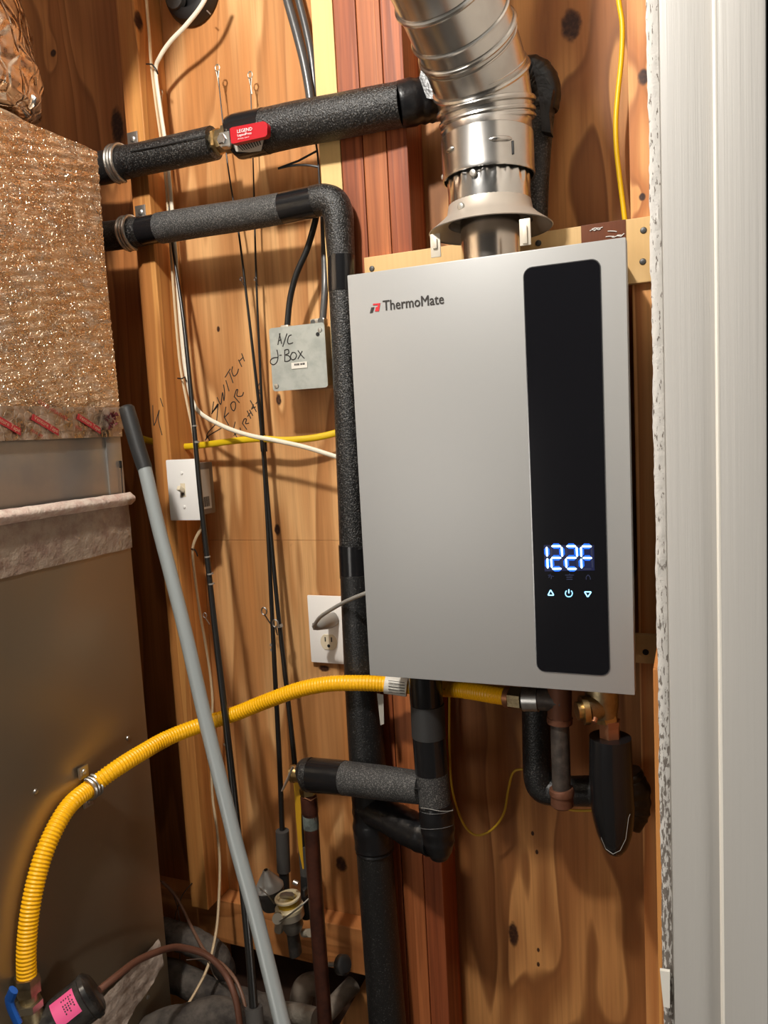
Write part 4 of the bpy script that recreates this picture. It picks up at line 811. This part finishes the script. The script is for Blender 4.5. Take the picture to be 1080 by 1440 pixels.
ro3 = rod('black fishing rod leaning in front of the light switch and gas hose', p3, [.0008, .0014, .002, .0034, .0040, .0043, .0046, .0050, .0056, .006, .0063, .0066, .0068, .0068, .0068], None,
    [(P(276.5, 620, 1.119), P(276.8, 623, 1.119), .0048, 1), (P(273.5, 598, 1.123), P(273.8, 600, 1.123), .0046, 1), (P(291.5, 782, 1.086), P(291.8, 784, 1.086), .0052, 1), (P(295.5, 806, 1.081), P(295.8, 808, 1.081), .0054, 1), (P(297, 820, 1.079), P(297.3, 822, 1.079), .0054, 1), (P(319.5, 1045, 1.027), P(319.8, 1047, 1.027), .0064, 1)],
    [(P(294, 868, 1.07), (-.006, -.003, .004), .006)],
    [(P(357, 1416, .941), P(364, 1500, .92), .0135, .0135, cork, 'grip')])
# reels
RL = thing('fishing_reel', 'grey spinning reel with a shiny conical spool, left of the other reel', 'fishing reel', P(380, 1270, 1.13))
axu = Vector((-.13, -.02, 1)).normalized(); c = P(379, 1249, 1.115); r_ = R(380, 1250, 1.115, 19.5)
MB().lathe(c, axu, [(-.036, r_*.70), (-.030, r_*.84), (-.008, r_*.86), (-.006, r_*1.0), (.001, r_*1.0)], 32).build('rotor', simple('reel_dark', (.10, .095, .09), .4, .6), RL)
MB().lathe(c, axu, [(.001, r_*1.02), (.004, r_*1.02), (.013, r_*.78), (.030, r_*.30), (.034, r_*.22), (.034, r_*.12)], 36).build('spool', reelg, RL)
MB().lathe(c+axu*.034, axu, [(0, r_*.13), (.0015, r_*.13)], 14).build('drag_hole', slot, RL)
MB().tube([P(364, 1247, 1.09), P(376, 1258, 1.08), P(386, 1271, 1.09)], .0012, 6).build('bail_wire', zinc, RL)
MB().tube([c-axu*.02, P(400, 1258, 1.15)], .008, 10).build('foot', darkst, RL)
R2 = thing('fishing_reel', 'champagne spinning reel with gold line on a cream spool', 'fishing reel', P(408, 1280, 1.12))
axu = Vector((-.10, -.04, 1)).normalized(); c = P(407, 1276, 1.095); r_ = R(404, 1260, 1.095, 18.5)
creamr = simple('cream_enamel', srgb(215, 200, 165), .35, .2)
MB().lathe(c, axu, [(.014, r_*.78), (.017, r_*.98), (.020, r_*.98), (.021, r_*.80), (.016, r_*.70)], 36).build('spool_rim', creamr, R2)
MB().lathe(c, axu, [(.004, r_*.80), (.016, r_*.82)], 32).build('line', gold, R2)
MB().lathe(c, axu, [(-.004, r_*1.05), (.002, r_*1.08), (.005, r_*.98), (.0055, r_*.8)], 36).build('spool_skirt', creamr, R2)
MB().lathe(c, axu, [(-.018, r_*.86), (-.016, r_*1.02), (-.0045, r_*1.03)], 36).build('rotor', reelm, R2)
MB().lathe(c, axu, [(-.044, r_*.60), (-.034, r_*.80), (-.020, r_*.82)], 28).build('body', simple('reel_body', (.24, .22, .19), .4, .7, (60, .2)), R2)
w_ = Vector((1, 0, 0)); w_ = (w_-axu*w_.dot(axu)).normalized(); u_ = axu.cross(w_)
MB().prism([c+axu*.019+w_*(math.cos(a)*r_*.62)+u_*(math.sin(a)*r_*.38) for a in (.2, 1.1, 2.1, 2.9, 3.5, 5.9)], axu*.005).build('drag_knob', zinc, R2, False)
MB().tube(cr([P(393, 1296, 1.06), P(405, 1288, 1.05), P(422, 1275, 1.05), P(434, 1264, 1.06)], 5), .0014, 8).build('bail_wire', zinc, R2)
MB().tube([P(393, 1290, 1.08), P(390, 1292, 1.06)], [.011, .009], 16).build('line_roller', reelm, R2)
MB().tube([P(395, 1291, 1.08), P(392, 1308, 1.085)], [.009, .008], 14).build('rotor_arm', reelm, R2)
MB().tube([P(413, 1240, 1.10), P(419, 1243, 1.10)], .0042, 10).build('knob', zinc, R2)
MB().box(P(424, 1262, 1.115), P(434, 1246, 1.13), .003).build('foot', darkst, R2)
MB().tube([P(411, 1305, 1.10), P(416, 1341, 1.10)], [.014, .0145], 10, flat=.7).build('handle', simple('dark_scuffed', (.03, .026, .022), .5, 0, (40, .5), (30, (.09, .08, .07))), R2)
MB().tube([P(427, 1312, 1.11), P(436, 1312, 1.10)], .007, 12).build('crank_knob', simple('pale_knob', srgb(190, 180, 160), .4, .3), R2)

# ================================================================ COPPER PIPE with valve
CP = thing('copper_pipe', 'dark aged copper pipe dropping from the brass valve to the floor', 'pipe', P(455, 1440, 1.075))
c0 = P(436, 1128, 1.075); c1 = P(443, 1250, 1.075); c2 = P(457, 1440, 1.075); e = (c2-c1).normalized()
MB().tube([P(434, 1118, 1.075), c0, c1, c2, c2+e*.55], [.0125, .0125, .0125, .0125, .0125], 18).build('tube', copper, CP)
MB().tube([P(434, 1120, 1.075), P(436, 1142, 1.075)], .0140, 18).build('coupling', copper, CP)
MB().lathe(P(436.5, 1146, 1.075), (0, 0, -1), [(0, .0131), (.012, .0133), (.022, .0131)], 18).build('corroded_patch', verdigris, CP, label='grey-green corroded patch')
MB().tube([P(428, 1122, 1.061), P(437, 1126, 1.061), P(445, 1121, 1.063)], .0008, 6).build('wire_wrap', copper_br, CP)
VV = thing('boiler_valve', 'old brass valve with white lever at the end of the foam pipe', 'valve', P(425, 1095, 1.075))
MB().tube([P(411, 1088, 1.075), P(414, 1088, 1.075), P(414.2, 1088, 1.075), P(426, 1089, 1.075)], [.0145, .0145, .0135, .0135], 20).build('packing_nut', brass, VV)
MB().tube([P(426, 1089, 1.075), P(430, 1096, 1.075), P(433, 1108, 1.075)], [.0135, .014, .012], 16).build('body', brassdull, VV)
MB().tube([P(433, 1108, 1.075), P(434, 1116, 1.075)], .0145, 6).build('hex_nut', brass, VV, False)
MB().tube([P(412, 1078, 1.068), P(405, 1095, 1.06), P(397, 1112, 1.055)], [.004, .0055, .004], 8, flat=.35, up=(0, 1, 0)).build('lever', simple('white_metal', (.75, .73, .7), .3, .7), VV, label='white metal lever')
tg = MB().prism([P(x, y, 1.085) for x, y in ((413, 1100), (422, 1102), (423, 1125), (424, 1170), (426, 1205), (427.5, 1222), (425.5, 1222), (420, 1195), (416, 1150), (414.5, 1125))], (0, .0012, 0)).build('ribbon_tag', simple('yellow_ribbon', srgb(200, 150, 25), .5), None, False)
tag(tg, 'yellow ribbon tag hanging from the brass valve', 'tag')
HB = thing('hose_bib_handle', 'dark round knob on a grey stem sticking out right of the copper pipe', 'knob', P(480, 1357, 1.16))
MB().tube([P(462, 1356, 1.13), P(478, 1356, 1.13)], .0042, 10).build('stem', zinc, HB)
MB().tube([P(476, 1356, 1.13), P(478, 1356.3, 1.13), P(485, 1357, 1.127), P(487, 1357, 1.126)], [.010, .0165, .0165, .012], 18).build('knob', darkst, HB)

# ================================================================ FLOOR-LEVEL HOSES
def dh(l, r, lab, mt=dusty, name='insulated_hose', jit=.05, cat='hose', n=6):
    pts, rad = cr([P(*q) for q in l], n, [R(q[0], q[1], q[2], rr) for q, rr in zip(l, r)])
    rad = [x*(1+random.uniform(-jit, jit)) for x in rad]
    return tag(MB().tube(pts, rad, 18, True).build(name, mt), lab, cat)
dh([(180, 1312, 1.10), (232, 1312, 1.10), (275, 1326, 1.10), (305, 1345, 1.10), (318, 1370, 1.12)], [20, 19, 18, 17, 14], 'dusty grey insulated hose, uppermost in the lower left pile')
dh([(190, 1362, 1.08), (232, 1368, 1.08), (270, 1384, 1.08), (310, 1402, 1.09), (350, 1412, 1.10), (385, 1424, 1.12), (430, 1440, 1.13)], [20, 20, 20, 20, 19, 18, 17], 'dusty grey insulated hose running under the copper tube in the middle of the pile')
dh([(150, 1490, .90), (215, 1450, .93), (265, 1436, .95), (305, 1425, .97), (340, 1440, .98), (370, 1480, 1.0)], [22, 22, 23, 22, 18, 18], 'black dusty hose in front at the bottom edge')
cable('copper_tube', [(140, 1392, .76), (165, 1372, .79), (195, 1350, .84), (235, 1334, .90), (258, 1333, .93), (290, 1343, .96), (315, 1367, .97), (330, 1400, .96), (337, 1440, .95), (341, 1500, .94)], .0052, simple('brown_copper', srgb(112, 74, 58), .5, .3, (60, .2)), 'brown copper tube arching right from the black filter canister', 'tube')
cable('copper_tube', [(228, 1240, 1.14), (248, 1262, 1.13), (270, 1305, 1.10), (290, 1340, 1.06), (315, 1358, 1.04), (335, 1385, 1.02), (347, 1430, 1.0), (350, 1500, 1.0)], .0030, simple('thin_brown_tube', srgb(120, 88, 70), .5), 'thin brown tube crossing down over the dusty hoses', 'tube')
for i, (l, lb_) in enumerate((([(224, 1238, 1.15), (240, 1250, 1.15), (252, 1290, 1.13), (253, 1350, 1.10), (255, 1385, 1.06)], 'thin dark wire hanging past the end of the wood block'), ([(270, 1242, 1.15), (255, 1262, 1.14), (246, 1300, 1.13), (262, 1345, 1.10)], 'thin dark wire bent sharply below the stud end'), ([(262, 1350, 1.0), (290, 1350, 1.02), (300, 1370, 1.03), (306, 1378, 1.03)], 'short thin grey wire under the copper tube'))):
    cable('loose_wire', l, .0010, simple('wire_dark%d' % i, (.07, .045, .03), .6), lb_, 'wire')
DR = thing('filter_drier', 'glossy black filter canister with a pink label at the lower left', 'filter', PX(100, 1420, -.815))
a = P(62, 1452, .715); b_ = P(136, 1393, .768); dd = (b_-a).normalized(); LL = (b_-a).length; rd = .0300
MB().lathe(a, dd, [(-.05, rd*.72), (-.012, rd*.74), (0, rd*.92), (.012, rd), (LL-.014, rd*1.02), (LL-.012, rd*1.08), (LL-.006, rd*1.06), (LL-.001, rd*.85), (LL, rd*.4)], 32).build('canister', blackgl, DR)
u_ = (Vector((0, 0, 1))-dd*dd.z).normalized(); w_ = dd.cross(u_); w_ = w_ if w_.dot(P(100, 1400, .5)-a) > 0 else -w_
cw = (Vector((0, -D0, ZC))-(a+b_)/2); cw = (cw-dd*cw.dot(dd)).normalized(); cw2 = dd.cross(cw)
def lb(u, v):
    an = (u-.5)*1.15+.28*(1 if cw2.z > 0 else -1); return a+dd*(LL*(.32+.42*v))+(cw*math.cos(an)+cw2*math.sin(an))*(rd*1.035)
MB().grid(lb, 10, 4).build('pink_label', pink, DR, label='pink printed label')
b = MB()
for i in range(5):
    for k in range(6):
        if random.random() < .75:
            u0, v0 = .2+.6*k/6, .45+.1*i
            b.add([lb(u0, v0)+cw*.0004, lb(u0+.06, v0)+cw*.0004, lb(u0+.06, v0+.05)+cw*.0004, lb(u0, v0+.05)+cw*.0004], [[0, 1, 2, 3]])
b.build('label_print', ink, DR, False)
# PVC drain
PV = thing('drain_pipe', 'dusty pale plastic drain elbow behind the copper pipe at the bottom', 'pipe', P(430, 1430, 1.17))
MB().tube(path([(425, 1500, 1.16), (423, 1440, 1.165), (424, 1400, 1.17), (432, 1386, 1.18), (455, 1382, 1.20)]), .0215, 20).build('elbow', pvc, PV)
MB().tube(path([(432, 1436, 1.13), (455, 1428, 1.14), (480, 1402, 1.18), (497, 1384, 1.21)]), .0165, 18).build('branch', pvc, PV)
MB().tube(path([(366, 1436, 1.12), (395, 1424, 1.12), (420, 1426, 1.115), (445, 1432, 1.11)]), .0170, 18).build('taped_run', simple('wrinkled_plastic', srgb(150, 142, 130), .35, .2, (50, .9, .005)), PV)
